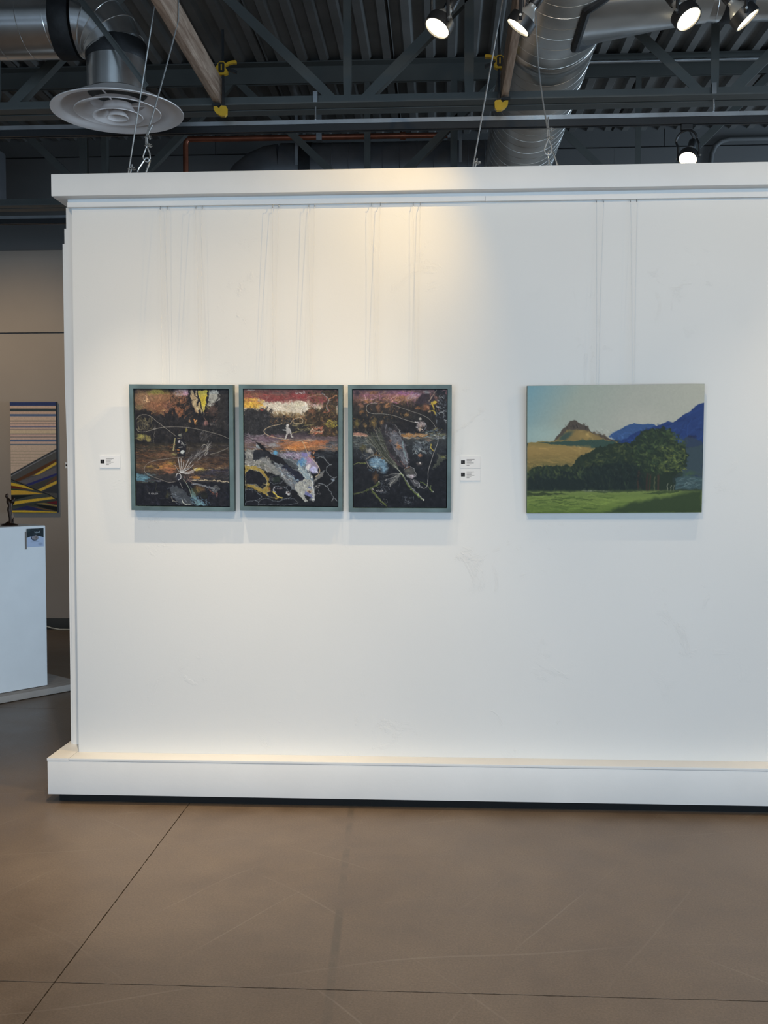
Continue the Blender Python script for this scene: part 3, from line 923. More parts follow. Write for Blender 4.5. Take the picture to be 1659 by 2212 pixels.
# small screw hooks under the rail
HOOKS = [0.395, 0.425, 0.549, 0.577, 0.880, 0.906, 1.034, 1.060, 1.302, 1.339, 1.478, 1.508, 2.242, 2.271, 2.382, 2.409]
for x in HOOKS:
    pts = [(x, -0.076, 2.573), (x, -0.076, 2.562), (x + 0.001, -0.080, 2.556), (x + 0.001, -0.085, 2.556), (x, -0.087, 2.561)]
    tube('screw_hook', pts, 0.0012, M_STRUT, W, 6)


# ------------------------------------------------------------------ art on the partition
def lin(c):
    c = np.asarray(c, float) / 255.0
    return np.where(c <= 0.04045, c / 12.92, ((c + 0.055) / 1.055) ** 2.4)

# ---- a small brush engine: paints flat pictures as vertex colours of a fine grid (the picture is print, not light)
def vnoise(X, Y, scale, seed):
    tab = np.random.RandomState(seed).rand(64, 64)
    x, y = X / scale, Y / scale
    xi, yi = np.floor(x).astype(int), np.floor(y).astype(int)
    fx, fy = x - xi, y - yi
    fx = fx * fx * (3 - 2 * fx); fy = fy * fy * (3 - 2 * fy)
    a = tab[yi % 64, xi % 64]; b = tab[yi % 64, (xi + 1) % 64]
    c = tab[(yi + 1) % 64, xi % 64]; d = tab[(yi + 1) % 64, (xi + 1) % 64]
    return (a * (1 - fx) + b * fx) * (1 - fy) + (c * (1 - fx) + d * fx) * fy


def fbm(X, Y, scale, seed, n=4):
    s = 0; w = 0.5
    for k in range(n):
        s = s + w * vnoise(X, Y, scale / 2 ** k, seed + k); w *= 0.5
    return s / (1 - 0.5 ** n)


class Board:
    """grid of nx x ny points; brush coordinates are the sketch's own units, given by its four corners"""
    def __init__(self, nx, ny, corners, base=(20, 20, 24)):
        self.nx, self.ny = nx, ny
        tl, tr, br_, bl = [np.array(c, float) for c in corners]
        u, v = np.meshgrid(np.linspace(0, 1, nx), np.linspace(0, 1, ny))
        self.X = tl[0] * (1 - u) * (1 - v) + tr[0] * u * (1 - v) + br_[0] * u * v + bl[0] * (1 - u) * v
        self.Y = tl[1] * (1 - u) * (1 - v) + tr[1] * u * (1 - v) + br_[1] * u * v + bl[1] * (1 - u) * v
        self.P = np.ones((ny, nx, 3)) * np.array(base, float)
        self.x0, self.x1 = min(tl[0], bl[0]), max(tr[0], br_[0])
        self.y0, self.y1 = min(tl[1], tr[1]), max(bl[1], br_[1])
        self.mx = 0.04 * (self.x1 - self.x0); self.my = 0.03 * (self.y1 - self.y0)
        self.seed = 1
        self.lw = 1.0

    def win(self, a, b, c, d):
        fx = (self.nx - 1) / (self.x1 - self.x0); fy = (self.ny - 1) / (self.y1 - self.y0)
        i0 = int(max(0, (a - self.x0 - self.mx) * fx)); i1 = int(min(self.nx, (b - self.x0 + self.mx) * fx + 2))
        j0 = int(max(0, (c - self.y0 - self.my) * fy)); j1 = int(min(self.ny, (d - self.y0 + self.my) * fy + 2))
        return slice(j0, max(j0, j1)), slice(i0, max(i0, i1))

    def mix(self, s, al, col):
        al = np.clip(al, 0, 1)[..., None]
        self.P[s] = self.P[s] * (1 - al) + np.array(col, float) * al

    def grad(self, stops, wob=0.0, sc=120, seed=5, a=1.0, box=None):
        s = self.win(*box) if box else (slice(0, self.ny), slice(0, self.nx))
        X, Y = self.X[s], self.Y[s]
        y = Y + wob * (fbm(X, Y, sc, seed) - 0.5) * 2
        ys = [q[0] for q in stops]
        col = np.stack([np.interp(y, ys, [q[1][k] for q in stops]) for k in range(3)], -1)
        al = a
        if box:
            f = 25.0
            al = a * np.clip(np.minimum(np.minimum(X - box[0], box[1] - X), np.minimum(Y - box[2], box[3] - Y)) / f, 0, 1)[..., None]
        self.P[s] = self.P[s] * (1 - al) + col * al

    def blob(self, cx, cy, rx, ry, col, a=1.0, soft=0.5, rot=0.0, rough=0.5, sc=None):
        self.seed += 1
        R = max(rx, ry) * (1.3 + rough)
        s = self.win(cx - R, cx + R, cy - R, cy + R)
        X, Y = self.X[s], self.Y[s]
        if X.size == 0:
            return
        c, n = math.cos(rot), math.sin(rot)
        dx, dy = X - cx, Y - cy
        d = np.sqrt(((dx * c + dy * n) / rx) ** 2 + ((-dx * n + dy * c) / ry) ** 2)
        if rough:
            d = d + rough * 2 * (fbm(X, Y, sc or max(12, min(rx, ry) * 0.8), self.seed) - 0.5)
        self.mix(s, a * np.clip((1 - d) / soft + 0.0, 0, 1), col)

    def poly(self, pts, col, a=1.0, rough=0.0, sc=30, soft=2.5):
        self.seed += 1
        xs_ = [p[0] for p in pts]; ys_ = [p[1] for p in pts]
        m = rough + soft * 2
        s = self.win(min(xs_) - m, max(xs_) + m, min(ys_) - m, max(ys_) + m)
        X, Y = self.X[s].copy(), self.Y[s].copy()
        if X.size == 0:
            return
        if rough:
            X0, Y0 = X, Y
            X = X0 + rough * 2 * (fbm(X0, Y0, sc, self.seed) - 0.5)
            Y = Y0 + rough * 2 * (fbm(X0, Y0, sc, self.seed + 40) - 0.5)
        ins = np.zeros(X.shape, bool)
        dm = np.full(X.shape, 1e9)
        n = len(pts)
        for i in range(n):
            (ax, ay), (bx, by) = pts[i], pts[(i + 1) % n]
            if ay != by:
                c = ((ay > Y) != (by > Y)) & (X < (bx - ax) * (Y - ay) / (by - ay) + ax)
                ins ^= c
            L2 = (bx - ax) ** 2 + (by - ay) ** 2 + 1e-9
            t = np.clip(((X - ax) * (bx - ax) + (Y - ay) * (by - ay)) / L2, 0, 1)
            dm = np.minimum(dm, (X - ax - t * (bx - ax)) ** 2 + (Y - ay - t * (by - ay)) ** 2)
        sd = np.sqrt(dm) * np.where(ins, 1, -1)
        self.mix(s, a * np.clip(0.5 + sd / (2 * soft), 0, 1), col)

    def line(self, pts, w, col, a=1.0, smooth=True, taper=False, soft=2.0):
        p = [np.array(q, float) for q in pts]
        if smooth and len(p) > 2:
            out = []
            q = [2 * p[0] - p[1]] + p + [2 * p[-1] - p[-2]]
            for i in range(1, len(q) - 2):
                for t in np.linspace(0, 1, 7)[:-1]:
                    out.append(0.5 * (2 * q[i] + (q[i + 1] - q[i - 1]) * t + (2 * q[i - 1] - 5 * q[i] + 4 * q[i + 1] - q[i + 2]) * t * t + (3 * q[i] - q[i - 1] - 3 * q[i + 1] + q[i + 2]) * t ** 3))
            p = out + [p[-1]]
        n = len(p) - 1
        for i in range(n):
            a0, b0 = p[i], p[i + 1]
            ww = (w * (1 - 0.8 * i / n) if taper else w) * self.lw
            m = ww + soft * 2
            s = self.win(min(a0[0], b0[0]) - m, max(a0[0], b0[0]) + m, min(a0[1], b0[1]) - m, max(a0[1], b0[1]) + m)
            X, Y = self.X[s], self.Y[s]
            if X.size == 0:
                continue
            d = b0 - a0
            t = np.clip(((X - a0[0]) * d[0] + (Y - a0[1]) * d[1]) / (d @ d + 1e-9), 0, 1)
            dist = np.hypot(X - a0[0] - t * d[0], Y - a0[1] - t * d[1])
            self.mix(s, a * np.clip((ww / 2 - dist) / soft + 0.5, 0, 1) * (0.8 if n > 3 else 1), col)

    def dabs(self, box, n, length, width, ang, spread, pal, a=0.6, seed=1, mask=None):
        r = np.random.RandomState(seed)
        for _ in range(n):
            x = r.uniform(box[0], box[1]); y = r.uniform(box[2], box[3])
            if mask and not mask(x, y):
                continue
            th = ang + r.normal(0, spread); L = length * r.uniform(0.4, 1.3) / 2
            c = np.array(pal[r.randint(len(pal))], float) * r.uniform(0.8, 1.2)
            mid = (x + r.normal(0, L * 0.15), y + r.normal(0, L * 0.15))
            self.line([(x - L * math.cos(th), y - L * math.sin(th)), mid, (x + L * math.cos(th), y + L * math.sin(th))], width * r.uniform(0.5, 1.4), c, a * r.uniform(0.5, 1), smooth=False)

    def warp(self, amp=1.6, sc=22, seed=91):
        # drag the wet paint about a little, so no edge stays clean
        jj, ii = np.meshgrid(np.arange(self.ny), np.arange(self.nx), indexing='ij')
        dx = amp * 2 * (fbm(self.X, self.Y, sc, seed, 3) - 0.5); dy = amp * 2 * (fbm(self.X, self.Y, sc, seed + 9, 3) - 0.5)
        x = np.clip(ii + dx * 2, 0, self.nx - 1.001); y = np.clip(jj + dy * 2, 0, self.ny - 1.001)
        x0, y0 = x.astype(int), y.astype(int); fx, fy = (x - x0)[..., None], (y - y0)[..., None]
        P = self.P
        self.P = (P[y0, x0] * (1 - fx) + P[y0, x0 + 1] * fx) * (1 - fy) + (P[y0 + 1, x0] * (1 - fx) + P[y0 + 1, x0 + 1] * fx) * fy

    def scumble(self, n, length, width, ang, spread, lo=0.6, hi=1.7, a=0.55, seed=3, box=None):
        # short strokes that pick up and vary the colour already there
        r = np.random.RandomState(seed)
        b = box or (self.x0, self.x1, self.y0, self.y1)
        lw = self.lw; self.lw = 1.0
        for _ in range(n):
            x = r.uniform(b[0], b[1]); y = r.uniform(b[2], b[3])
            i = int(np.clip((x - self.x0) / (self.x1 - self.x0) * (self.nx - 1), 0, self.nx - 1)); j = int(np.clip((y - self.y0) / (self.y1 - self.y0) * (self.ny - 1), 0, self.ny - 1))
            c = np.clip(self.P[j, i] * r.uniform(lo, hi) + r.uniform(-3, 7), 3, 230)
            th = ang + r.normal(0, spread); L = length * r.uniform(0.4, 1.4) / 2
            self.line([(x - L * math.cos(th), y - L * math.sin(th)), (x + r.normal(0, L * 0.2), y + r.normal(0, L * 0.2)), (x + L * math.cos(th), y + L * math.sin(th))], width * r.uniform(0.5, 1.4), c, a * r.uniform(0.5, 1), smooth=False)
        self.lw = lw

    def desat(self, k):
        g = self.P @ np.array((0.3, 0.59, 0.11))
        self.P = self.P * (1 - k) + g[..., None] * k

    def mottle(self, amt=10, sc=40, seed=55, tint=(1.0, 0.95, 0.9)):
        n = (fbm(self.X, self.Y, sc, seed, 5) - 0.5)[..., None] * 2
        self.P = np.clip(self.P + amt * n * np.array(tint), 2, 255)

    def grain(self, amt=6, sc=10, seed=77):
        n = fbm(self.X, self.Y, sc, seed, 3) - 0.5
        self.P = np.clip(self.P * (1 + amt / 100.0 * n[..., None] * 2), 0, 255)

    def text(self, s, x, y, h, col, a=0.9, w=4, gap=0.35, slant=0.0):
        G = {'A': [[(0, 1), (.5, 0), (1, 1)], [(.2, .6), (.8, .6)]], 'D': [[(0, 0), (0, 1), (.7, .9), (1, .5), (.7, .1), (0, 0)]], 'L': [[(0, 0), (0, 1), (1, 1)]],
             'E': [[(1, 0), (0, 0), (0, 1), (1, 1)], [(0, .5), (.8, .5)]], 'R': [[(0, 1), (0, 0), (.9, .1), (.9, .4), (0, .5), (1, 1)]], 'S': [[(1, .1), (.2, 0), (.1, .4), (.9, .6), (.8, 1), (0, .9)]]}
        for ch in s:
            for st_ in G.get(ch, []):
                self.line([(x + p * h * 0.75, y + q * h) for p, q in st_], w, col, a, smooth=False)
            x += h * (0.75 + gap)


def paint_grid(name, board, w, h, parent, loc, gain=1.22):
    ny, nx = board.P.shape[:2]
    u, v = np.meshgrid(np.linspace(-w / 2, w / 2, nx), np.linspace(h, 0, ny))
    co = np.zeros((ny * nx, 3)); co[:, 0] = u.ravel(); co[:, 2] = v.ravel()
    idx = np.arange(nx * ny).reshape(ny, nx)
    q = np.stack([idx[:-1, :-1], idx[1:, :-1], idx[1:, 1:], idx[:-1, 1:]], -1).reshape(-1, 4)
    me = bpy.data.meshes.new(name)
    me.vertices.add(len(co)); me.vertices.foreach_set('co', co.ravel())
    me.loops.add(q.size); me.loops.foreach_set('vertex_index', q.ravel())
    me.polygons.add(len(q)); me.polygons.foreach_set('loop_start', np.arange(0, q.size, 4)); me.polygons.foreach_set('loop_total', np.full(len(q), 4))
    me.update(calc_edges=True)
    at = me.color_attributes.new('pigment', 'FLOAT_COLOR', 'POINT')
    c = np.ones((len(co), 4)); c[:, :3] = np.clip(lin(board.P.reshape(-1, 3)) * gain, 0, 0.9)
    at.data.foreach_set('color', c.ravel())
    if 'pigment' not in MATS:
        m, nt, p = new_mat('artist_pigment')
        a = nt.nodes.new('ShaderNodeAttribute'); a.attribute_name = 'pigment'
        nt.links.new(a.outputs['Color'], p.inputs['Base Color'])
        n = nt.nodes.new('ShaderNodeTexNoise'); n.inputs['Scale'].default_value = 400
        b = nt.nodes.new('ShaderNodeBump'); b.inputs['Strength'].default_value = 0.08; b.inputs['Distance'].default_value = 0.0006
        nt.links.new(n.outputs['Fac'], b.inputs['Height']); nt.links.new(b.outputs['Normal'], p.inputs['Normal'])
        p.inputs['Roughness'].default_value = 0.6
        p.inputs['Specular IOR Level'].default_value = 0.25
        MATS['pigment'] = m
    me.materials.append(MATS['pigment'])
    o = bpy.data.objects.new(name, me); C.objects.link(o)
    o.parent = parent; o.location = loc
    return o


def paint_fly():
    B = Board(300, 372, [(160, 180), (1470, 190), (1510, 1810), (232, 1795)], (24, 23, 27))
    # autumn canopy
    B.blob(460, 330, 420, 190, (125, 88, 62), 1, 0.6, rough=0.35)
    B.blob(300, 300, 190, 140, (118, 92, 70), 0.8, 0.7)
    B.blob(560, 420, 270, 130, (112, 72, 50), 0.9, 0.6)
    B.blob(660, 450, 150, 120, (96, 58, 48), 0.7, 0.7)
    B.blob(520, 215, 160, 50, (140, 130, 55), 0.9, 0.7)
    B.blob(380, 225, 80, 45, (128, 124, 52), 0.7, 0.7)
    B.blob(800, 225, 140, 65, (150, 128, 130), 0.95, 0.5)
    B.blob(880, 230, 50, 60, (178, 132, 150), 0.9, 0.6)
    B.blob(850, 320, 90, 60, (160, 98, 68), 0.9, 0.6)
    B.blob(250, 430, 80, 60, (92, 84, 52), 0.7, 0.7)
    # bright patches between the trunks
    B.poly([(930, 195), (1060, 195), (1090, 400), (1150, 520), (1060, 520), (960, 390), (935, 300)], (168, 148, 112), 0.95, 14)
    B.poly([(1040, 195), (1180, 195), (1165, 420), (1130, 510), (1080, 360)], (178, 164, 60), 0.95, 12)
    B.poly([(1075, 300), (1165, 260), (1160, 400), (1110, 420)], (186, 162, 28), 0.8, 14)
    B.poly([(1195, 195), (1320, 195), (1325, 300), (1260, 370), (1190, 430), (1180, 330)], (152, 154, 146), 0.95, 16)
    B.poly([(945, 395), (1040, 470), (1100, 560), (1010, 480)], (160, 128, 92), 0.8, 12)
    B.blob(1250, 460, 90, 80, (100, 76, 66), 0.7, 0.8)
    B.blob(1160, 640, 40, 50, (142, 98, 94), 0.9, 0.6)
    B.blob(1245, 660, 40, 28, (110, 106, 104), 0.7, 0.7)
    B.blob(1430, 480, 45, 60, (94, 92, 90), 0.7, 0.6)
    # woven brush texture of the canopy
    B.dabs((175, 900, 200, 520), 420, 45, 7, 0.5, 1.0, [(140, 96, 64), (110, 74, 52), (128, 104, 60), (92, 62, 48), (150, 110, 78), (120, 78, 54)], 0.55, 3)
    B.dabs((175, 470, 480, 640), 60, 40, 10, 0.3, 0.8, [(34, 32, 34), (44, 40, 36)], 0.6, 31)
    # dark middle ground
    B.poly([(175, 480), (330, 470), (480, 560), (640, 500), (740, 400), (860, 380), (930, 420), (1000, 560), (1080, 700), (1480, 620), (1480, 930), (200, 930)], (28, 27, 31), 0.92, 45, 60)
    B.poly([(1350, 190), (1470, 190), (1480, 760), (1300, 700), (1330, 400)], (38, 36, 38), 0.9, 25)
    B.poly([(720, 390), (830, 420), (860, 520), (800, 560), (740, 500)], (142, 86, 56), 0.85, 14)
    B.blob(800, 400, 90, 30, (44, 36, 36), 0.9, 0.5)
    B.blob(830, 430, 30, 18, (20, 20, 24), 1, 0.5)
    B.dabs((640, 960, 270, 560), 160, 55, 9, 2.4, 0.9, [(36, 30, 32), (52, 42, 40), (26, 24, 28), (120, 78, 54)], 0.7, 5)
    B.dabs((200, 1400, 560, 900), 300, 55, 9, 1.3, 0.7, [(46, 42, 42), (34, 34, 40), (58, 48, 42), (40, 34, 30), (66, 62, 58)], 0.45, 6)
    # trunks
    for p, w_ in (([(1040, 190), (1050, 270), (1085, 380), (1110, 470), (1120, 650)], 16), ([(1195, 190), (1185, 300), (1170, 430), (1150, 540), (1110, 660)], 22), ([(930, 190), (940, 330), (965, 440)], 26), ([(955, 400), (1010, 500), (1060, 600), (1090, 690)], 28), ([(1075, 470), (1085, 560), (1090, 650)], 30), ([(1000, 195), (1010, 260)], 28), ([(1050, 320), (1040, 410)], 20)):
        B.line(p, w_, (22, 22, 30), 0.95)
    B.poly([(990, 590), (1020, 590), (1030, 680), (1005, 640)], (186, 118, 60), 0.95, 4)
    B.poly([(925, 590), (945, 600), (960, 640), (940, 630)], (140, 104, 66), 0.8, 5)
    B.dabs((1110, 1330, 380, 640), 60, 35, 8, 1.0, 0.8, [(112, 78, 64), (74, 58, 54), (128, 96, 80), (46, 40, 44)], 0.7, 8)
    # left trees inside the loop
    B.dabs((215, 420, 570, 750), 70, 45, 10, 1.3, 0.4, [(112, 104, 74), (92, 84, 62), (74, 68, 52)], 0.7, 9)
    B.blob(270, 830, 80, 40, (150, 144, 70), 0.9, 0.6)
    B.blob(300, 860, 90, 40, (124, 112, 60), 0.7, 0.7)
    B.poly([(330, 820), (400, 820), (410, 900), (370, 910)], (128, 118, 62), 0.8, 12)
    for p in ([(315, 790), (335, 860), (350, 915)], [(430, 740), (440, 860), (450, 940)], [(455, 740), (470, 930)], [(375, 760), (372, 800)]):
        B.line(p, 14, (26, 25, 28), 0.9)
    B.line([(470, 690), (455, 780), (450, 870), (455, 930)], 6, (120, 116, 108), 0.8)
    B.poly([(880, 725), (930, 745), (895, 780)], (118, 108, 52), 0.9, 6)
    B.dabs((1090, 1230, 770, 880), 14, 70, 14, -1.1, 0.2, [(72, 70, 72)], 0.6, 12)
    # water
    B.grad([(915, (34, 32, 30)), (1000, (52, 44, 36)), (1080, (44, 36, 32)), (1160, (70, 50, 38)), (1260, (80, 56, 38)), (1360, (46, 42, 42)), (1450, (40, 38, 42)), (1490, (24, 24, 30)), (1820, (20, 20, 28))], 30, 150, 9, 0.95, (190, 1540, 905, 1830))
    B.blob(560, 1090, 300, 60, (112, 76, 54), 0.8, 0.8)
    B.blob(640, 1250, 190, 70, (166, 104, 56), 0.9, 0.7)
    B.blob(690, 1200, 80, 34, (176, 132, 50), 0.9, 0.7)
    B.blob(540, 1248, 60, 20, (196, 134, 52), 0.9, 0.7)
    B.blob(690, 1310, 100, 50, (152, 90, 60), 0.9, 0.6)
    B.blob(400, 1250, 60, 20, (150, 128, 52), 0.7, 0.8)
    B.blob(720, 1080, 60, 26, (128, 122, 72), 0.9, 0.6)
    B.dabs((200, 860, 940, 1320), 260, 120, 8, 0.05, 0.12, [(30, 28, 28), (96, 68, 48), (60, 50, 40), (128, 84, 54), (76, 70, 44), (40, 34, 34)], 0.55, 14)
    B.dabs((900, 1490, 940, 1440), 230, 120, 9, 0.05, 0.15, [(26, 25, 31), (58, 54, 58), (38, 34, 36), (84, 78, 72), (30, 28, 40)], 0.6, 15)
    B.poly([(215, 1350), (330, 1380), (440, 1410), (380, 1440), (225, 1450)], (72, 116, 138), 0.85, 14)
    B.dabs((215, 460, 1350, 1470), 30, 90, 9, 0.12, 0.1, [(64, 108, 132), (90, 134, 150), (36, 48, 54)], 0.7, 16)
    B.blob(520, 1455, 60, 18, (92, 96, 110), 0.8, 0.6)
    B.blob(1080, 1290, 90, 30, (168, 146, 62), 0.9, 0.7)
    B.blob(1030, 1400, 70, 40, (156, 104, 50), 0.9, 0.7)
    B.blob(1080, 1395, 40, 26, (176, 128, 48), 0.9, 0.7)
    B.blob(1180, 1390, 160, 22, (122, 82, 52), 0.8, 0.8)
    B.blob(960, 1330, 80, 50, (104, 66, 46), 0.7, 0.8)
    B.line([(1000, 1450), (1140, 1440), (1300, 1450), (1420, 1460), (1500, 1475)], 12, (196, 176, 140), 0.9)
    B.line([(1150, 1300), (1290, 1290), (1490, 1280)], 6, (150, 132, 96), 0.7)
    B.dabs((1100, 1490, 1290, 1400), 40, 120, 12, 0.06, 0.12, [(62, 60, 72), (44, 42, 56), (30, 28, 40)], 0.7, 17)
    # underwater rocks
    B.poly([(230, 1480), (700, 1460), (980, 1470), (1500, 1490), (1510, 1815), (235, 1800)], (19, 20, 29), 0.9, 20)
    B.poly([(720, 1510), (860, 1560), (960, 1680), (1020, 1790), (830, 1770), (720, 1680), (690, 1560)], (58, 64, 72), 0.9, 16)
    B.blob(800, 1600, 90, 60, (72, 76, 80), 0.6, 0.8)
    B.poly([(960, 1520), (1010, 1600), (1060, 1700), (1200, 1790), (1060, 1800), (1000, 1700)], (92, 128, 138), 0.85, 14)
    B.dabs((990, 1220, 1680, 1800), 40, 60, 9, 0.8, 0.3, [(112, 150, 176), (78, 122, 150), (60, 80, 96)], 0.8, 18, mask=lambda x, y: y > 1600 + (x - 990) * 0.6)
    B.blob(1100, 1560, 110, 50, (108, 76, 40), 0.7, 0.8, 0.3)
    B.blob(1040, 1600, 90, 70, (70, 68, 34), 0.6, 0.8)
    B.line([(1000, 1490), (1100, 1510), (1180, 1530), (1290, 1560)], 26, (104, 108, 116), 0.7)
    for r_ in (48, 34, 20):
        B.line([(1318 + r_ * math.cos(t), 1566 + r_ * math.sin(t)) for t in np.linspace(0, 6.28, 14)], 8, (104, 108, 108), 0.6)
    B.line([(1230, 1570), (1270, 1620), (1330, 1640)], 10, (132, 70, 48), 0.8)
    B.blob(1160, 1660, 60, 46, (24, 26, 22), 0.9, 0.5)
    B.line([(340, 1530), (380, 1600), (420, 1640)], 7, (62, 60, 58), 0.7); B.line([(490, 1480), (495, 1590), (560, 1600)], 7, (66, 68, 56), 0.7)
    B.line([(250, 1470), (480, 1470)], 8, (70, 74, 54), 0.7); B.blob(660, 1650, 50, 60, (74, 72, 42), 0.7, 0.8)
    B.line([(710, 1670), (740, 1745), (790, 1735)], 9, (142, 140, 128), 0.8); B.line([(850, 1720), (890, 1780), (970, 1775)], 12, (186, 192, 184), 0.9)
    B.scumble(500, 60, 9, 0.9, 0.9, box=(170, 1490, 185, 920), seed=2); B.scumble(420, 110, 8, 0.05, 0.15, box=(190, 1510, 930, 1480), seed=4); B.scumble(160, 70, 10, 0.6, 0.8, 0.8, 2.0, box=(220, 1510, 1480, 1810), seed=5)
    B.blob(1110, 330, 60, 130, (150, 132, 44), 0.5, 0.9, rough=0.8); B.blob(990, 300, 60, 120, (120, 96, 70), 0.5, 0.9, rough=0.9); B.blob(1250, 300, 60, 110, (110, 108, 104), 0.5, 0.9, rough=0.9)
    for p_, w_ in (([(1040, 190), (1050, 270), (1085, 380), (1110, 470), (1120, 650)], 12), ([(1190, 190), (1182, 300), (1168, 430), (1150, 540), (1110, 660)], 16), ([(930, 190), (940, 330), (965, 440)], 18), ([(1000, 195), (1012, 260), (1060, 330), (1040, 410)], 14)):
        B.line(p_, w_, (26, 25, 32), 0.9)
    B.warp(1.8, 30); B.mottle(14, 45); B.lw = 0.72
    # the casting line and the angler
    GL = (128, 122, 114)
    B.line([(195, 600), (240, 545), (310, 530), (390, 550), (480, 620), (600, 710), (720, 800), (800, 860), (890, 920)], 9, GL, 0.95)
    B.line([(200, 720), (240, 765), (330, 765), (430, 740), (540, 710), (660, 700), (840, 702), (1010, 722), (1200, 765), (1380, 815), (1485, 860)], 9, (136, 130, 122), 0.9)
    B.line([(890, 920), (915, 960), (915, 1040), (900, 1070)], 5, (100, 96, 92), 0.8)
    B.poly([(760, 830), (840, 830), (900, 940), (890, 1110), (790, 1120), (750, 1000)], (22, 23, 32), 0.9, 8)
    B.blob(812, 815, 34, 26, (106, 108, 98), 0.95, 0.4); B.line([(780, 860), (840, 850)], 14, (120, 110, 92), 0.9)
    B.line([(742, 862), (722, 1025)], 24, (136, 130, 92), 0.95)
    B.blob(800, 900, 22, 22, (168, 164, 172), 0.9, 0.5)
    B.line([(830, 900), (852, 925), (870, 965)], 16, (112, 114, 114), 0.8); B.line([(800, 985), (845, 978)], 16, (150, 152, 150), 0.8); B.line([(858, 950), (895, 945)], 14, (104, 108, 104), 0.8); B.blob(840, 930, 16, 20, (140, 140, 140), 0.7, 0.6)
    B.blob(850, 1050, 34, 34, (180, 188, 188), 0.95, 0.4); B.blob(785, 1020, 26, 11, (168, 104, 48), 0.95, 0.5); B.blob(790, 1060, 24, 12, (148, 94, 56), 0.9, 0.5)
    # second loop of line
    B.line([(860, 1120), (740, 1130), (620, 1145), (480, 1165), (370, 1210), (325, 1280), (350, 1345), (450, 1395), (560, 1435), (660, 1470), (760, 1465)], 9, (132, 124, 116), 0.9)
    B.line([(1235, 1080), (1330, 1055), (1420, 1020), (1480, 990)], 8, (136, 134, 128), 0.9)
    # the feathered fly
    r = np.random.RandomState(8)
    B.blob(1040, 1090, 190, 80, (58, 56, 60), 0.8, 0.8, -0.7)
    for k in range(46):
        x = r.uniform(880, 1220); c = 1240 - (x - 880) * 0.75 + r.normal(0, 45)
        B.line([(x, c), (x + 25, c - 28), (x + r.uniform(35, 60), c - r.uniform(40, 80))], r.uniform(4, 8), np.array((150, 148, 150)) * r.uniform(0.5, 1.0), 0.8)
    for x1_, y1_, w_ in ((790, 1130, 12), (832, 1140, 11), (870, 1180, 9), (940, 1150, 10), (975, 1180, 10), (1005, 1220, 10), (1060, 1270, 10), (1010, 1330, 11), (960, 1240, 8), (900, 1250, 8), (1040, 1300, 8), (750, 1230, 6)):
        xm, ym = (815 + x1_) / 2 + 12, (1340 + y1_) / 2 + 18
        B.line([(822, 1335), (xm, ym), (x1_, y1_)], w_, (184, 184, 186), 0.92)
    B.line([(1115, 975), (1140, 945), (1180, 955), (1195, 1010), (1150, 1090)], 9, (160, 156, 146), 0.9)
    B.line([(1195, 1010), (1240, 960), (1310, 950)], 6, (130, 128, 124), 0.8)
    B.blob(800, 1400, 44, 46, (44, 46, 58), 0.95, 0.4)
    B.line([(765, 1400), (785, 1350), (825, 1360), (835, 1410), (800, 1440)], 10, (196, 198, 202), 0.9)
    B.line([(870, 1430), (920, 1500), (960, 1580), (990, 1680)], 11, (140, 156, 140), 0.85); B.line([(820, 1470), (860, 1550)], 11, (128, 126, 124), 0.8)
    B.dabs((880, 1000, 1370, 1480), 26, 40, 7, 0.4, 0.9, [(150, 120, 96), (170, 120, 130), (60, 50, 46), (112, 80, 58)], 0.8, 21)
    B.desat(0.16)
    B.text('S', 395, 1622, 18, (150, 152, 156), 0.8, 6); B.text('ADLER', 428, 1622, 18, (158, 160, 164), 0.8, 6)
    B.grain(16, 12)
    return B


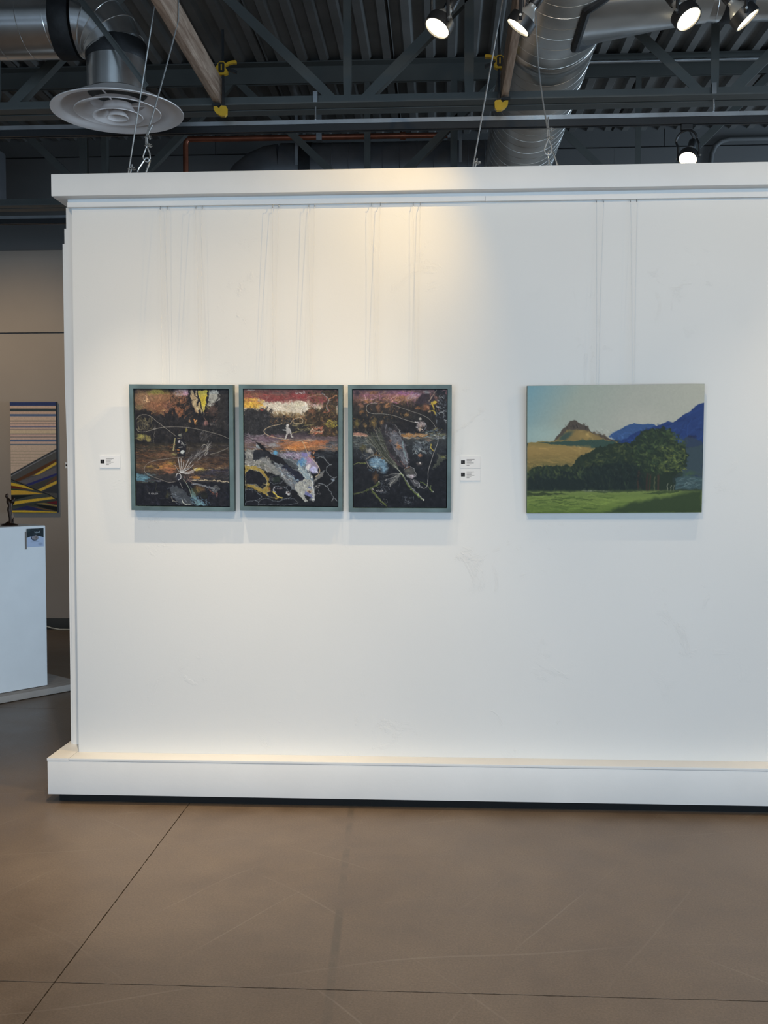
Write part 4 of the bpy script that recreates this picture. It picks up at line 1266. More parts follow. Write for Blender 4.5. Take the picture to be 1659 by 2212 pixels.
def paint_fish():
    B = Board(300, 372, [(148, 175), (1445, 190), (1455, 1815), (172, 1800)], (22, 22, 28))
    B.grad([(170, (104, 72, 66)), (260, (110, 62, 60)), (330, (118, 58, 62)), (380, (150, 120, 112)), (430, (176, 164, 150)), (500, (150, 132, 104)), (560, (70, 58, 40)), (640, (40, 38, 36)), (760, (34, 34, 38)), (830, (70, 58, 66)), (900, (92, 78, 80)), (1000, (112, 84, 62)), (1060, (44, 46, 56)), (1300, (20, 20, 26)), (1830, (14, 14, 20))], 35, 140, 4)
    # sky
    B.blob(240, 250, 170, 60, (128, 84, 60), 0.8, 0.7)
    B.poly([(145, 290), (340, 300), (420, 400), (300, 430), (150, 440)], (190, 136, 62), 0.95, 25)
    B.blob(250, 390, 110, 45, (208, 160, 44), 0.95, 0.6)
    B.blob(560, 270, 220, 60, (128, 62, 58), 0.8, 0.7, 0.15); B.blob(900, 270, 150, 60, (132, 48, 54), 0.95, 0.6, 0.3)
    B.blob(640, 230, 200, 40, (112, 84, 80), 0.7, 0.8)
    B.poly([(330, 300), (440, 340), (640, 360), (820, 370), (900, 330), (1010, 360), (1060, 430), (1000, 520), (760, 500), (560, 470), (420, 420)], (188, 178, 162), 0.95, 30)
    B.blob(620, 430, 180, 50, (196, 184, 168), 0.8, 0.7); B.blob(880, 390, 110, 70, (180, 174, 150), 0.8, 0.7); B.blob(980, 440, 70, 50, (192, 188, 178), 0.9, 0.6)
    B.dabs((160, 1100, 190, 360), 160, 90, 10, 0.25, 0.35, [(132, 62, 58), (108, 74, 70), (150, 80, 72), (120, 48, 54), (96, 70, 66)], 0.5, 3)
    B.dabs((340, 1060, 330, 520), 170, 60, 9, 0.5, 0.6, [(200, 192, 176), (178, 164, 140), (206, 200, 186), (168, 150, 126)], 0.5, 4)
    B.dabs((150, 420, 300, 440), 90, 60, 9, 0.1, 0.4, [(206, 160, 52), (186, 128, 56), (214, 178, 70)], 0.6, 5)
    B.dabs((860, 1010, 190, 250), 14, 40, 8, 0.9, 0.4, [(186, 178, 172)], 0.8, 6); B.line([(190, 190), (290, 182)], 8, (190, 180, 172), 0.8)
    B.dabs((1080, 1160, 370, 450), 14, 40, 10, 0.8, 0.6, [(190, 176, 188), (160, 120, 120)], 0.8, 7)
    # right foliage
    B.poly([(1200, 190), (1445, 190), (1450, 860), (1150, 820), (1000, 700), (1010, 480), (1080, 430), (1200, 480), (1290, 330)], (52, 42, 34), 0.92, 40)
    B.dabs((1040, 1440, 200, 820), 420, 34, 9, 0.8, 1.2, [(92, 78, 40), (40, 34, 30), (112, 84, 52), (64, 56, 34), (28, 26, 28), (120, 72, 50)], 0.65, 8)
    B.blob(1090, 480, 60, 46, (118, 74, 54), 0.8, 0.7); B.dabs((1280, 1440, 620, 700), 40, 40, 9, 0.6, 0.8, [(160, 148, 48), (128, 116, 40)], 0.8, 9)
    B.line([(1230, 230), (1290, 290), (1325, 320), (1310, 360), (1285, 420), (1330, 490)], 14, (128, 122, 124), 0.9); B.line([(1320, 310), (1380, 290), (1430, 265)], 12, (180, 120, 80), 0.9)
    B.line([(1290, 400), (1330, 490), (1240, 500)], 12, (148, 82, 62), 0.9); B.line([(1020, 300), (1100, 270), (1220, 250)], 8, (160, 136, 120), 0.7)
    B.line([(1240, 620), (1290, 645), (1420, 640)], 6, (120, 124, 118), 0.7)
    # left dark trees
    B.poly([(150, 460), (230, 440), (330, 470), (420, 440), (500, 500), (560, 560), (640, 560), (720, 540), (860, 600), (860, 760), (700, 800), (160, 800)], (38, 38, 42), 0.95, 26, 26)
    B.dabs((150, 560, 450, 790), 260, 40, 9, 1.3, 0.8, [(52, 52, 58), (32, 32, 36), (62, 60, 62), (26, 26, 30)], 0.6, 10)
    B.dabs((160, 560, 420, 520), 60, 45, 7, 1.5, 0.3, [(28, 26, 30), (34, 32, 32)], 0.85, 11)
    B.dabs((500, 1040, 500, 660), 240, 26, 8, 1.0, 1.0, [(52, 42, 34), (110, 84, 50), (150, 112, 66), (34, 30, 30), (140, 92, 62), (82, 66, 42)], 0.7, 12)
    B.blob(400, 460, 34, 16, (162, 66, 52), 0.8, 0.6)
    B.dabs((840, 1120, 640, 790), 90, 70, 8, 0.05, 0.2, [(112, 104, 70), (60, 54, 42), (150, 138, 92), (40, 36, 34)], 0.7, 13)
    B.dabs((1080, 1230, 700, 800), 40, 50, 12, -0.3, 0.5, [(160, 92, 66), (128, 66, 52), (176, 150, 130)], 0.8, 14)
    # water
    B.dabs((160, 700, 800, 1000), 150, 120, 9, 0.05, 0.15, [(96, 82, 98), (52, 48, 58), (120, 104, 118), (40, 40, 48), (150, 146, 152)], 0.55, 15)
    B.blob(430, 870, 150, 50, (110, 86, 104), 0.7, 0.8); B.blob(560, 950, 120, 40, (150, 160, 170), 0.7, 0.8)
    B.blob(920, 960, 280, 66, (168, 104, 56), 0.95, 0.6); B.blob(860, 990, 160, 34, (182, 112, 48), 0.9, 0.7); B.blob(1200, 920, 160, 34, (158, 88, 56), 0.9, 0.7)
    B.blob(1040, 880, 90, 26, (176, 150, 128), 0.8, 0.7)
    B.dabs((640, 1290, 880, 1030), 150, 100, 8, 0.02, 0.12, [(190, 118, 60), (150, 88, 48), (170, 100, 66), (120, 76, 52), (188, 140, 104)], 0.6, 16)
    B.dabs((1280, 1440, 900, 1050), 50, 100, 10, 0.05, 0.15, [(74, 80, 90), (50, 54, 62), (96, 98, 104)], 0.7, 17)
    B.blob(530, 830, 60, 24, (156, 92, 88), 0.9, 0.6)
    # deep water
    B.poly([(1060, 1030), (1450, 1040), (1455, 1815), (900, 1815), (900, 1500), (1150, 1300)], (17, 18, 24), 0.95, 20)
    B.dabs((1100, 1445, 1040, 1130), 40, 110, 9, 0.03, 0.1, [(52, 58, 68), (36, 40, 48)], 0.6, 18)
    # pale shallows to the left of the fish
    B.poly([(170, 1020), (300, 1000), (520, 1180), (700, 1330), (640, 1380), (500, 1330), (380, 1270), (180, 1230)], (118, 118, 116), 0.9, 40)
    B.dabs((175, 680, 1010, 1330), 220, 50, 11, 0.4, 0.8, [(150, 150, 146), (84, 88, 88), (60, 62, 66), (176, 176, 172), (104, 96, 84), (66, 76, 60)], 0.6, 19, mask=lambda x, y: y > 1000 and y < 1250 + (x - 170) * 0.25)
    # fish: dark tail, back and blotched flank
    B.poly([(540, 1080), (600, 1010), (640, 1070), (760, 1110), (880, 1140), (1000, 1200), (1080, 1330), (1120, 1420), (1140, 1600), (1140, 1720), (1060, 1740), (900, 1620), (760, 1500), (640, 1330), (560, 1200)], (84, 90, 98), 0.95, 12)
    B.poly([(640, 1070), (860, 1050), (1060, 1050), (1190, 1240), (1180, 1350), (1080, 1330), (980, 1180), (840, 1120)], (138, 128, 152), 0.9, 18)
    B.dabs((640, 1000, 1040, 1140), 90, 50, 9, 0.4, 0.5, [(150, 150, 170), (120, 104, 136), (176, 172, 184), (140, 110, 130), (88, 84, 108)], 0.65, 20)
    for cx, cy, rx, ry, c in ((1000, 1085, 52, 40, (112, 108, 164)), (1060, 1160, 44, 50, (142, 116, 156)), (1120, 1300, 56, 56, (148, 150, 196)), (1040, 1265, 34, 48, (186, 184, 190)), (1150, 1310, 34, 40, (160, 168, 200)), (950, 1200, 60, 90, (70, 118, 166)), (590, 1060, 42, 40, (74, 140, 184)), (990, 1200, 30, 60, (104, 148, 180))):
        B.blob(cx, cy, rx, ry, c, 0.92, 0.35, 0.5, 0.25)
    B.poly([(310, 910), (380, 930), (440, 1000), (560, 1090), (700, 1130), (860, 1230), (940, 1300), (820, 1270), (700, 1230), (560, 1180), (440, 1070), (420, 1010)], (20, 19, 25), 0.97, 8)
    B.poly([(320, 930), (350, 950), (415, 1005), (350, 990), (322, 970)], (142, 156, 164), 0.95, 5)
    B.poly([(300, 1020), (440, 1020), (500, 1090), (430, 1130), (330, 1170), (285, 1160), (285, 1080)], (40, 44, 52), 0.96, 8)
    B.dabs((290, 460, 1030, 1160), 40, 60, 8, -0.3, 0.3, [(24, 24, 30), (70, 76, 86), (32, 32, 38)], 0.7, 22)
    B.poly([(680, 1120), (800, 1170), (900, 1230), (940, 1290), (850, 1270), (740, 1210)], (72, 78, 84), 0.8, 14)
    B.poly([(720, 1210), (860, 1300), (960, 1360), (1000, 1450), (900, 1490), (800, 1360), (690, 1260)], (26, 28, 44), 0.96, 12)
    B.poly([(900, 1180), (960, 1260), (1060, 1360), (1080, 1470), (990, 1420), (920, 1300)], (134, 152, 160), 0.85, 14)
    B.dabs((640, 900, 1260, 1520), 130, 45, 9, 0.75, 0.35, [(132, 156, 176), (84, 108, 134), (170, 176, 176), (60, 64, 84), (150, 132, 126)], 0.7, 23, mask=lambda x, y: abs(y - (1240 + (x - 600) * 0.95)) < 90)
    B.dabs((900, 1110, 1250, 1480), 110, 40, 9, 0.9, 0.4, [(176, 184, 182), (120, 144, 160), (150, 156, 150), (96, 116, 140)], 0.65, 24, mask=lambda x, y: abs(y - (1230 + (x - 900) * 1.1)) < 80)
    # head
    B.poly([(890, 1480), (1000, 1430), (1100, 1450), (1135, 1600), (1140, 1720), (1110, 1740), (1080, 1680), (990, 1640), (1010, 1700), (1050, 1745), (1000, 1740), (900, 1640), (860, 1550)], (150, 152, 148), 0.96, 8)
    B.dabs((860, 1140, 1440, 1720), 200, 22, 8, 1.0, 1.0, [(180, 184, 180), (110, 116, 120), (150, 150, 140), (84, 92, 104), (196, 196, 190)], 0.65, 25, mask=lambda x, y: y < 1480 + (x - 860) * 0.95 + 60 and x > 860 + (y - 1560) * 0.5)
    B.poly([(1000, 1600), (1080, 1640), (1130, 1700), (1040, 1680), (1000, 1640)], (92, 96, 150), 0.9, 6)
    B.blob(1065, 1605, 34, 26, (168, 136, 110), 0.95, 0.4); B.blob(1072, 1608, 18, 14, (26, 22, 26), 1, 0.4)
    B.blob(1070, 1545, 30, 20, (72, 84, 140), 0.8, 0.6)
    B.poly([(1000, 1650), (1080, 1690), (1060, 1740), (1020, 1710)], (16, 16, 22), 1, 4)
    B.line([(1100, 1460), (1110, 1560), (1135, 1640), (1135, 1730)], 12, (176, 180, 186), 0.9); B.blob(1100, 1400, 14, 18, (206, 206, 204), 0.95, 0.5)
    # rocks and net of pale edges, lower left and right
    B.poly([(170, 1240), (330, 1250), (440, 1330), (500, 1420), (500, 1560), (560, 1620), (660, 1700), (620, 1715), (470, 1660), (330, 1580), (180, 1530)], (142, 120, 52), 0.95, 14)
    B.dabs((180, 520, 1240, 1620), 90, 60, 10, 0.8, 0.6, [(160, 140, 56), (108, 92, 44), (150, 108, 52), (88, 84, 48)], 0.6, 26, mask=lambda x, y: abs(y - (1250 + (x - 170) * 1.0)) < 150)
    for pts in ([(180, 1340), (250, 1295), (330, 1310), (420, 1370), (470, 1450), (460, 1530), (410, 1570), (330, 1510), (250, 1495), (180, 1500)],
                [(180, 1570), (300, 1580), (360, 1640), (400, 1670), (350, 1720), (190, 1750)],
                [(520, 1390), (670, 1370), (680, 1470), (560, 1495), (515, 1450)],
                [(560, 1560), (600, 1535), (720, 1540), (800, 1640), (810, 1690), (700, 1700), (600, 1640)],
                [(480, 1620), (540, 1590), (620, 1690), (500, 1680)], [(740, 1530), (800, 1520), (820, 1580), (770, 1600)],
                [(390, 1720), (460, 1700), (640, 1750), (700, 1720), (830, 1710), (880, 1780), (380, 1790)], [(180, 1760), (340, 1730), (350, 1800), (180, 1800)]):
        B.poly(pts, (15, 16, 26), 0.97, 5)
        B.line(pts + [pts[0]], 7, (112, 122, 132), 0.75)
    B.poly([(540, 1420), (660, 1380), (665, 1470), (560, 1490)], (30, 40, 34), 0.8, 10); B.blob(550, 1430, 40, 40, (80, 84, 86), 0.6, 0.8)
    B.line([(560, 1600), (620, 1670), (690, 1705)], 18, (196, 172, 60), 0.9); B.blob(770, 1630, 36, 30, (188, 190, 192), 0.95, 0.3); B.blob(772, 1625, 16, 12, (40, 14, 16), 1, 0.4)
    B.line([(575, 1545), (560, 1580), (600, 1620)], 12, (176, 176, 186), 0.85); B.blob(510, 1560, 26, 40, (150, 98, 48), 0.8, 0.7)
    for pts in ([(1150, 1140), (1220, 1120), (1270, 1150), (1330, 1215), (1370, 1225)], [(1330, 1220), (1290, 1310), (1330, 1370), (1400, 1420), (1370, 1480), (1310, 1530), (1350, 1600), (1400, 1690), (1450, 1740)], [(1200, 1340), (1270, 1310)], [(1310, 1530), (1250, 1500), (1180, 1480)], [(1400, 1420), (1440, 1400)], [(1400, 1690), (1375, 1740)], [(1255, 1100), (1270, 1150)]):
        B.line(pts, 11, (112, 118, 124), 0.8)
    B.blob(1385, 1440, 30, 24, (122, 134, 148), 0.9, 0.5); B.poly([(1130, 1400), (1260, 1320), (1270, 1350), (1190, 1430), (1130, 1460)], (120, 120, 118), 0.8, 16)
    B.dabs((1150, 1210, 1500, 1650), 20, 20, 8, 1.0, 1.0, [(150, 150, 150), (80, 80, 84)], 0.7, 28)
    B.dabs((1060, 1130, 1040, 1150), 20, 26, 10, 0.9, 0.8, [(170, 92, 48), (120, 66, 40), (190, 150, 120)], 0.8, 29)
    B.scumble(420, 50, 9, 0.5, 0.8, 0.7, 1.4, box=(150, 1445, 180, 560), seed=2); B.scumble(380, 40, 8, 1.1, 0.8, 0.6, 1.7, box=(150, 1445, 520, 820), seed=3); B.scumble(320, 100, 8, 0.04, 0.15, 0.7, 1.4, box=(160, 1450, 800, 1060), seed=4); B.scumble(420, 44, 9, 0.7, 0.6, 0.65, 1.5, box=(170, 1200, 1000, 1750), seed=5)
    B.poly([(330, 1110), (430, 1120), (520, 1170), (620, 1280), (720, 1400), (860, 1520), (800, 1540), (640, 1390), (480, 1250)], (128, 132, 134), 0.45, 22)
    B.dabs((560, 900, 1200, 1540), 110, 40, 8, 0.8, 0.3, [(176, 186, 192), (112, 138, 164), (150, 156, 156)], 0.55, 41, mask=lambda x, y: abs(y - (1190 + (x - 560) * 1.0)) < 55)
    B.line([(640, 1115), (760, 1150), (860, 1200), (960, 1290), (1040, 1390)], 8, (150, 158, 162), 0.5)
    B.poly([(305, 905), (385, 930), (450, 1010), (560, 1095), (500, 1100), (430, 1040)], (16, 15, 20), 0.95, 5); B.poly([(285, 1160), (285, 1070), (320, 1020), (450, 1025), (520, 1090), (440, 1110)], (30, 32, 40), 0.8, 8)
    B.dabs((175, 470, 1020, 1240), 60, 34, 9, 0.2, 0.9, [(186, 186, 182), (150, 148, 140), (112, 112, 108)], 0.6, 42, mask=lambda x, y: not (280 < x < 480 and 1000 < y < 1170))
    B.warp(1.6, 30); B.mottle(12, 45); B.lw = 0.78
    # line and angler
    CL = (176, 156, 126)
    B.line([(790, 665), (830, 605), (900, 572), (955, 580), (968, 620), (940, 655), (890, 655), (840, 650)], 9, CL, 0.95)
    B.line([(680, 655), (600, 672), (520, 690), (450, 725), (430, 765), (470, 805), (560, 840), (680, 862), (820, 878), (940, 888), (985, 940), (1020, 1030), (1060, 1110), (1130, 1180), (1190, 1260), (1205, 1320), (1180, 1370), (1140, 1400)], 10, CL, 0.95)
    B.blob(757, 680, 26, 24, (190, 186, 184), 0.97, 0.35); B.line([(735, 705), (775, 715)], 14, (150, 146, 144), 0.9)
    B.line([(760, 710), (765, 760), (745, 810), (728, 860)], 26, (176, 172, 170), 0.9); B.line([(780, 720), (800, 770), (812, 830), (830, 840)], 22, (160, 156, 154), 0.9)
    B.poly([(735, 705), (790, 712), (808, 770), (790, 800), (745, 800), (735, 760)], (150, 148, 148), 0.85, 8); B.line([(690, 740), (730, 745), (760, 740)], 16, (158, 160, 164), 0.9); B.line([(785, 665), (790, 720)], 10, (54, 50, 50), 0.9); B.line([(780, 790), (790, 840)], 20, (60, 54, 56), 0.8)
    B.desat(0.14)
    B.text('S', 590, 1553, 15, (120, 112, 120), 0.6, 5); B.text('ADLER', 614, 1553, 15, (142, 134, 140), 0.7, 5)
    B.grain(16, 12)
    return B


def paint_nymph():
    B = Board(300, 372, [(140, 185), (1455, 190), (1430, 1830), (140, 1815)], (24, 24, 30))
    B.grad([(180, (96, 70, 74)), (260, (104, 72, 76)), (330, (88, 64, 58)), (400, (46, 40, 40)), (560, (32, 32, 34)), (760, (30, 29, 33)), (850, (52, 56, 58)), (1000, (34, 38, 44)), (1200, (20, 22, 29)), (1840, (14, 16, 24))], 40, 130, 7)
    B.blob(360, 250, 150, 70, (112, 70, 84), 0.9, 0.7); B.blob(420, 225, 90, 26, (150, 96, 60), 0.9, 0.6)
    B.blob(860, 250, 260, 60, (152, 92, 128), 0.95, 0.6, 0.05); B.blob(640, 260, 140, 60, (138, 92, 94), 0.8, 0.7); B.blob(800, 310, 200, 56, (140, 98, 60), 0.9, 0.7)
    B.blob(990, 280, 110, 44, (156, 132, 152), 0.9, 0.6, -0.3); B.blob(1180, 225, 60, 34, (132, 128, 128), 0.9, 0.6); B.blob(200, 250, 60, 60, (56, 46, 56), 0.8, 0.7)
    B.dabs((220, 1080, 200, 370), 190, 70, 10, -0.4, 0.5, [(150, 92, 126), (128, 80, 90), (150, 106, 66), (168, 130, 148), (112, 70, 76), (160, 118, 84)], 0.55, 3)
    B.poly([(1100, 230), (1260, 260), (1300, 330), (1200, 420), (1080, 380), (1000, 400), (1060, 320)], (44, 38, 50), 0.85, 30)
    B.poly([(1270, 200), (1450, 195), (1448, 760), (1330, 720), (1260, 500), (1330, 330)], (30, 32, 38), 0.92, 30)
    # autumn bushes
    for x, y, rx, ry, c in ((260, 400, 50, 40, (128, 84, 66)), (500, 430, 40, 70, (120, 80, 58)), (620, 410, 66, 40, (150, 98, 58)), (880, 530, 42, 26, (150, 110, 62)), (1060, 440, 70, 34, (128, 82, 48)), (1160, 430, 60, 60, (122, 76, 52)), (330, 350, 34, 26, (150, 96, 50)), (265, 490, 46, 26, (134, 88, 44)), (430, 640, 46, 80, (112, 90, 44)), (190, 650, 46, 70, (110, 96, 44)), (310, 680, 34, 50, (104, 80, 42)), (820, 640, 30, 30, (126, 84, 44)), (550, 640, 40, 40, (120, 86, 52)), (760, 490, 34, 24, (96, 74, 58))):
        B.blob(x, y, rx, ry, c, 0.85, 0.6)
    B.dabs((150, 1000, 350, 760), 360, 34, 9, 1.2, 0.8, [(128, 94, 56), (60, 52, 40), (28, 28, 30), (40, 36, 34), (96, 72, 50), (24, 26, 30)], 0.55, 4)
    B.dabs((1180, 1340, 230, 520), 50, 40, 9, 1.0, 0.5, [(122, 80, 60), (60, 50, 46), (34, 34, 38)], 0.7, 5)
    B.line([(1245, 365), (1270, 450), (1290, 540)], 14, (184, 158, 40), 0.95); B.blob(1280, 365, 34, 32, (190, 158, 38), 0.95, 0.4); B.line([(1210, 470), (1280, 490), (1300, 540)], 12, (168, 146, 48), 0.9)
    B.blob(1210, 490, 24, 18, (186, 150, 120), 0.9, 0.5); B.blob(1225, 380, 12, 12, (206, 196, 190), 0.9, 0.5); B.blob(1190, 430, 14, 18, (160, 110, 80), 0.9, 0.5)
    B.line([(1310, 200), (1250, 280), (1200, 350)], 14, (150, 128, 112), 0.8)
    B.dabs((1300, 1445, 280, 640), 46, 36, 12, 0.9, 0.7, [(104, 112, 122), (74, 80, 92), (140, 146, 150)], 0.7, 6)
    B.poly([(780, 560), (1000, 620), (1060, 760), (840, 780), (700, 720)], (25, 24, 29), 0.9, 20)
    # shoreline and water glints
    B.line([(145, 790), (240, 800), (330, 815)], 34, (150, 108, 92), 0.9); B.line([(145, 815), (340, 822)], 8, (206, 178, 150), 0.8)
    B.blob(950, 820, 200, 30, (148, 100, 48), 0.95, 0.5); B.dabs((820, 1180, 790, 860), 70, 80, 8, 0.03, 0.12, [(160, 108, 52), (120, 84, 50), (150, 140, 130), (176, 124, 62)], 0.7, 7)
    B.dabs((1150, 1440, 730, 870), 90, 60, 8, 0.0, 0.2, [(120, 136, 146), (96, 120, 130), (150, 150, 140), (56, 62, 70), (130, 120, 60), (40, 44, 52)], 0.75, 8)
    B.line([(820, 850), (1000, 855), (1200, 845), (1435, 850)], 8, (120, 122, 122), 0.7)
    B.dabs((145, 480, 850, 1000), 90, 80, 9, 0.05, 0.2, [(66, 76, 78), (92, 104, 104), (46, 52, 58), (110, 112, 104)], 0.6, 9)
    B.blob(270, 980, 60, 50, (88, 80, 44), 0.7, 0.8); B.blob(370, 1030, 50, 40, (168, 164, 158), 0.85, 0.7); B.blob(330, 1100, 90, 60, (84, 92, 102), 0.6, 0.8)
    B.dabs((250, 560, 900, 1120), 60, 50, 9, 0.8, 0.4, [(112, 118, 118), (70, 66, 46), (150, 148, 140), (50, 54, 54)], 0.6, 10)
    # blue pool
    B.blob(480, 1200, 140, 90, (92, 128, 154), 0.95, 0.55, 0.2); B.blob(570, 1290, 80, 60, (104, 146, 176), 0.9, 0.6); B.blob(440, 1180, 70, 50, (84, 120, 150), 0.8, 0.6)
    B.dabs((360, 660, 1120, 1340), 120, 40, 9, 0.4, 0.8, [(120, 156, 180), (70, 96, 120), (150, 172, 182), (54, 72, 90), (104, 110, 112)], 0.6, 11, mask=lambda x, y: (x - 490) ** 2 / 170 ** 2 + (y - 1225) ** 2 / 110 ** 2 < 1)
    B.line([(590, 1110), (480, 1090), (380, 1105), (325, 1150), (335, 1210), (400, 1290)], 10, (120, 116, 108), 0.9); B.blob(560, 1135, 34, 20, (142, 98, 46), 0.95, 0.5); B.line([(430, 1080), (560, 1090)], 22, (84, 62, 34), 0.9)
    # reflections at right
    B.blob(1040, 980, 80, 70, (66, 74, 84), 0.85, 0.6); B.dabs((960, 1230, 890, 1080), 80, 44, 10, 0.9, 0.8, [(92, 104, 114), (120, 134, 140), (48, 54, 64), (150, 156, 156)], 0.65, 12)
    B.blob(1075, 1100, 34, 36, (156, 108, 78), 0.9, 0.6); B.line([(1225, 940), (1230, 1000), (1270, 1040)], 14, (164, 142, 40), 0.9); B.blob(1200, 890, 50, 30, (110, 90, 76), 0.8, 0.6)
    B.blob(1060, 1220, 50, 34, (88, 80, 78), 0.8, 0.6); B.blob(1075, 1205, 14, 20, (176, 172, 168), 0.9, 0.5)
    B.poly([(1300, 1060), (1370, 1110), (1440, 1090), (1430, 1150), (1330, 1230), (1230, 1290), (1330, 1140)], (66, 70, 60), 0.85, 14); B.blob(1390, 1120, 40, 26, (92, 94, 44), 0.8, 0.6)
    # weed sprig lower left
    B.blob(450, 1390, 50, 90, (92, 62, 34), 0.8, 0.7); B.line([(500, 1465), (430, 1530), (375, 1555), (280, 1600), (150, 1640)], 22, (72, 80, 42), 0.85); B.line([(375, 1555), (450, 1650), (530, 1740), (600, 1800)], 26, (80, 90, 42), 0.85)
    B.line([(150, 1220), (230, 1195), (320, 1210)], 14, (96, 104, 52), 0.85); B.blob(500, 1465, 12, 12, (220, 216, 206), 0.95, 0.5); B.blob(415, 1565, 10, 10, (200, 190, 186), 0.9, 0.5)
    B.dabs((500, 640, 1440, 1640), 60, 30, 9, 0.8, 1.0, [(64, 70, 80), (84, 90, 98), (40, 46, 54)], 0.6, 13); B.dabs((840, 980, 1680, 1800), 40, 22, 10, 0.8, 1.0, [(60, 66, 76), (92, 98, 106)], 0.6, 14)
    # the fly: hackle fibres, wing case, body, feelers
    r = np.random.RandomState(5)
    for k in range(60):
        t = r.rand(); x1_ = 300 + 260 * t + r.normal(0, 25); y1_ = 760 - 40 * t + r.normal(0, 30) + (1 - t) * r.uniform(0, 160)
        c = [(96, 98, 86), (70, 76, 58), (46, 50, 42), (124, 124, 116), (26, 29, 28), (30, 33, 31)][r.randint(6)]
        B.line([(790, 1320), ((790 + x1_) / 2 - 10, (1320 + y1_) / 2 + r.uniform(10, 60)), (x1_, y1_)], r.uniform(4, 9), c, 0.75)
    B.poly([(560, 650), (600, 625), (690, 640), (740, 690), (800, 800), (850, 880), (890, 1000), (925, 1130), (930, 1220), (880, 1260), (820, 1270), (740, 1190), (660, 1080), (600, 940), (540, 800), (530, 700)], (40, 38, 44), 0.97, 8)
    B.poly([(640, 780), (720, 740), (800, 830), (860, 940), (900, 1080), (910, 1200), (850, 1240), (780, 1120), (700, 980), (650, 880)], (86, 88, 98), 0.92, 16)
    B.dabs((580, 900, 680, 1230), 170, 50, 9, 1.15, 0.3, [(110, 112, 122), (56, 54, 62), (140, 140, 148), (34, 32, 40), (84, 96, 104), (92, 70, 66)], 0.6, 15, mask=lambda x, y: abs(x - (640 + (y - 680) * 0.42)) < 90)
    B.blob(680, 690, 70, 40, (28, 27, 32), 0.9, 0.6); B.blob(770, 970, 30, 60, (150, 92, 44), 0.92, 0.6, -0.3); B.blob(660, 890, 24, 24, (128, 92, 80), 0.8, 0.6)
    B.line([(830, 900), (850, 1040), (890, 1180)], 16, (120, 148, 156), 0.8); B.line([(730, 670), (780, 740), (810, 820)], 7, (150, 150, 150), 0.85)
    B.poly([(600, 950), (660, 1060), (760, 1190), (840, 1260), (760, 1240), (660, 1120)], (58, 46, 54), 0.9, 8)
    B.line([(800, 1180), (860, 1250)], 12, (120, 80, 76), 0.7)
    B.blob(920, 1340, 100, 78, (66, 66, 66), 0.96, 0.3, 0.4, 0.3); B.blob(900, 1380, 22, 26, (140, 144, 144), 0.9, 0.5); B.blob(965, 1395, 50, 30, (150, 140, 150), 0.8, 0.5); B.blob(900, 1310, 50, 26, (92, 92, 82), 0.7, 0.6)
    B.line([(840, 1300), (900, 1255), (980, 1280), (1010, 1350), (1015, 1400)], 9, (140, 140, 142), 0.85); B.line([(870, 1275), (930, 1255)], 16, (112, 72, 50), 0.9)
    B.poly([(920, 1440), (1000, 1430), (1060, 1490), (1060, 1540), (990, 1530)], (78, 78, 84), 0.9, 10); B.line([(975, 1440), (1010, 1490), (1060, 1490), (1060, 1540), (1030, 1550)], 9, (160, 162, 166), 0.85)
    for k in range(26):
        y1_ = r.uniform(1380, 1540); x1_ = r.uniform(540, 720) + (y1_ - 1380) * 0.5
        B.line([(800, 1345), ((800 + x1_) / 2, (1345 + y1_) / 2 - 12), (x1_, y1_)], r.uniform(4, 8), np.array((140, 142, 140)) * r.uniform(0.5, 1), 0.7)
    B.line([(640, 1500), (720, 1440)], 10, (150, 150, 146), 0.85); B.line([(580, 1448), (640, 1420), (740, 1390)], 9, (160, 160, 158), 0.85)
    B.line([(800, 1355), (870, 1450), (930, 1560), (1010, 1640), (1115, 1725)], 15, (92, 108, 52), 0.95); B.line([(806, 1350), (885, 1448), (945, 1550), (1020, 1630), (1110, 1715)], 10, (150, 152, 154), 0.85)
    B.line([(1075, 1465), (1150, 1510), (1200, 1560), (1250, 1610)], 13, (86, 102, 48), 0.95); B.blob(1118, 1724, 14, 14, (210, 212, 204), 0.97, 0.5); B.blob(1250, 1610, 12, 12, (190, 192, 176), 0.95, 0.5)
    B.line([(700, 1220), (780, 1310), (800, 1340)], 10, (150, 156, 146), 0.85)
    B.scumble(420, 44, 9, 0.8, 0.9, 0.65, 1.6, box=(145, 1450, 190, 800), seed=2); B.scumble(220, 80, 8, 0.05, 0.2, 0.7, 1.6, box=(145, 1440, 780, 1000), seed=3); B.scumble(260, 60, 10, 0.9, 0.8, 0.8, 2.0, box=(145, 1440, 1000, 1820), seed=4)
    B.warp(1.4, 30); B.mottle(14, 45); B.lw = 0.72
    # casting line and angler
    CL = (140, 138, 132)
    B.line([(480, 372), (400, 372), (340, 395), (325, 440), (350, 490), (430, 515), (560, 518), (720, 545), (840, 590), (940, 622), (1030, 645)], 9, CL, 0.92)
    B.line([(700, 395), (820, 435), (960, 485), (1080, 525), (1180, 575), (1250, 640), (1300, 720)], 8, CL, 0.92); B.line([(1330, 820), (1318, 930), (1270, 1050), (1225, 1190), (1185, 1320), (1180, 1430), (1165, 1530), (1130, 1560), (1075, 1550)], 10, (152, 150, 148), 0.92)
    B.blob(1080, 592, 24, 24, (150, 146, 140), 0.97, 0.4); B.blob(1090, 665, 66, 46, (150, 136, 136), 0.9, 0.4); B.blob(1075, 735, 36, 36, (160, 140, 120), 0.95, 0.4); B.line([(1010, 635), (1060, 645)], 22, (176, 172, 176), 0.9)
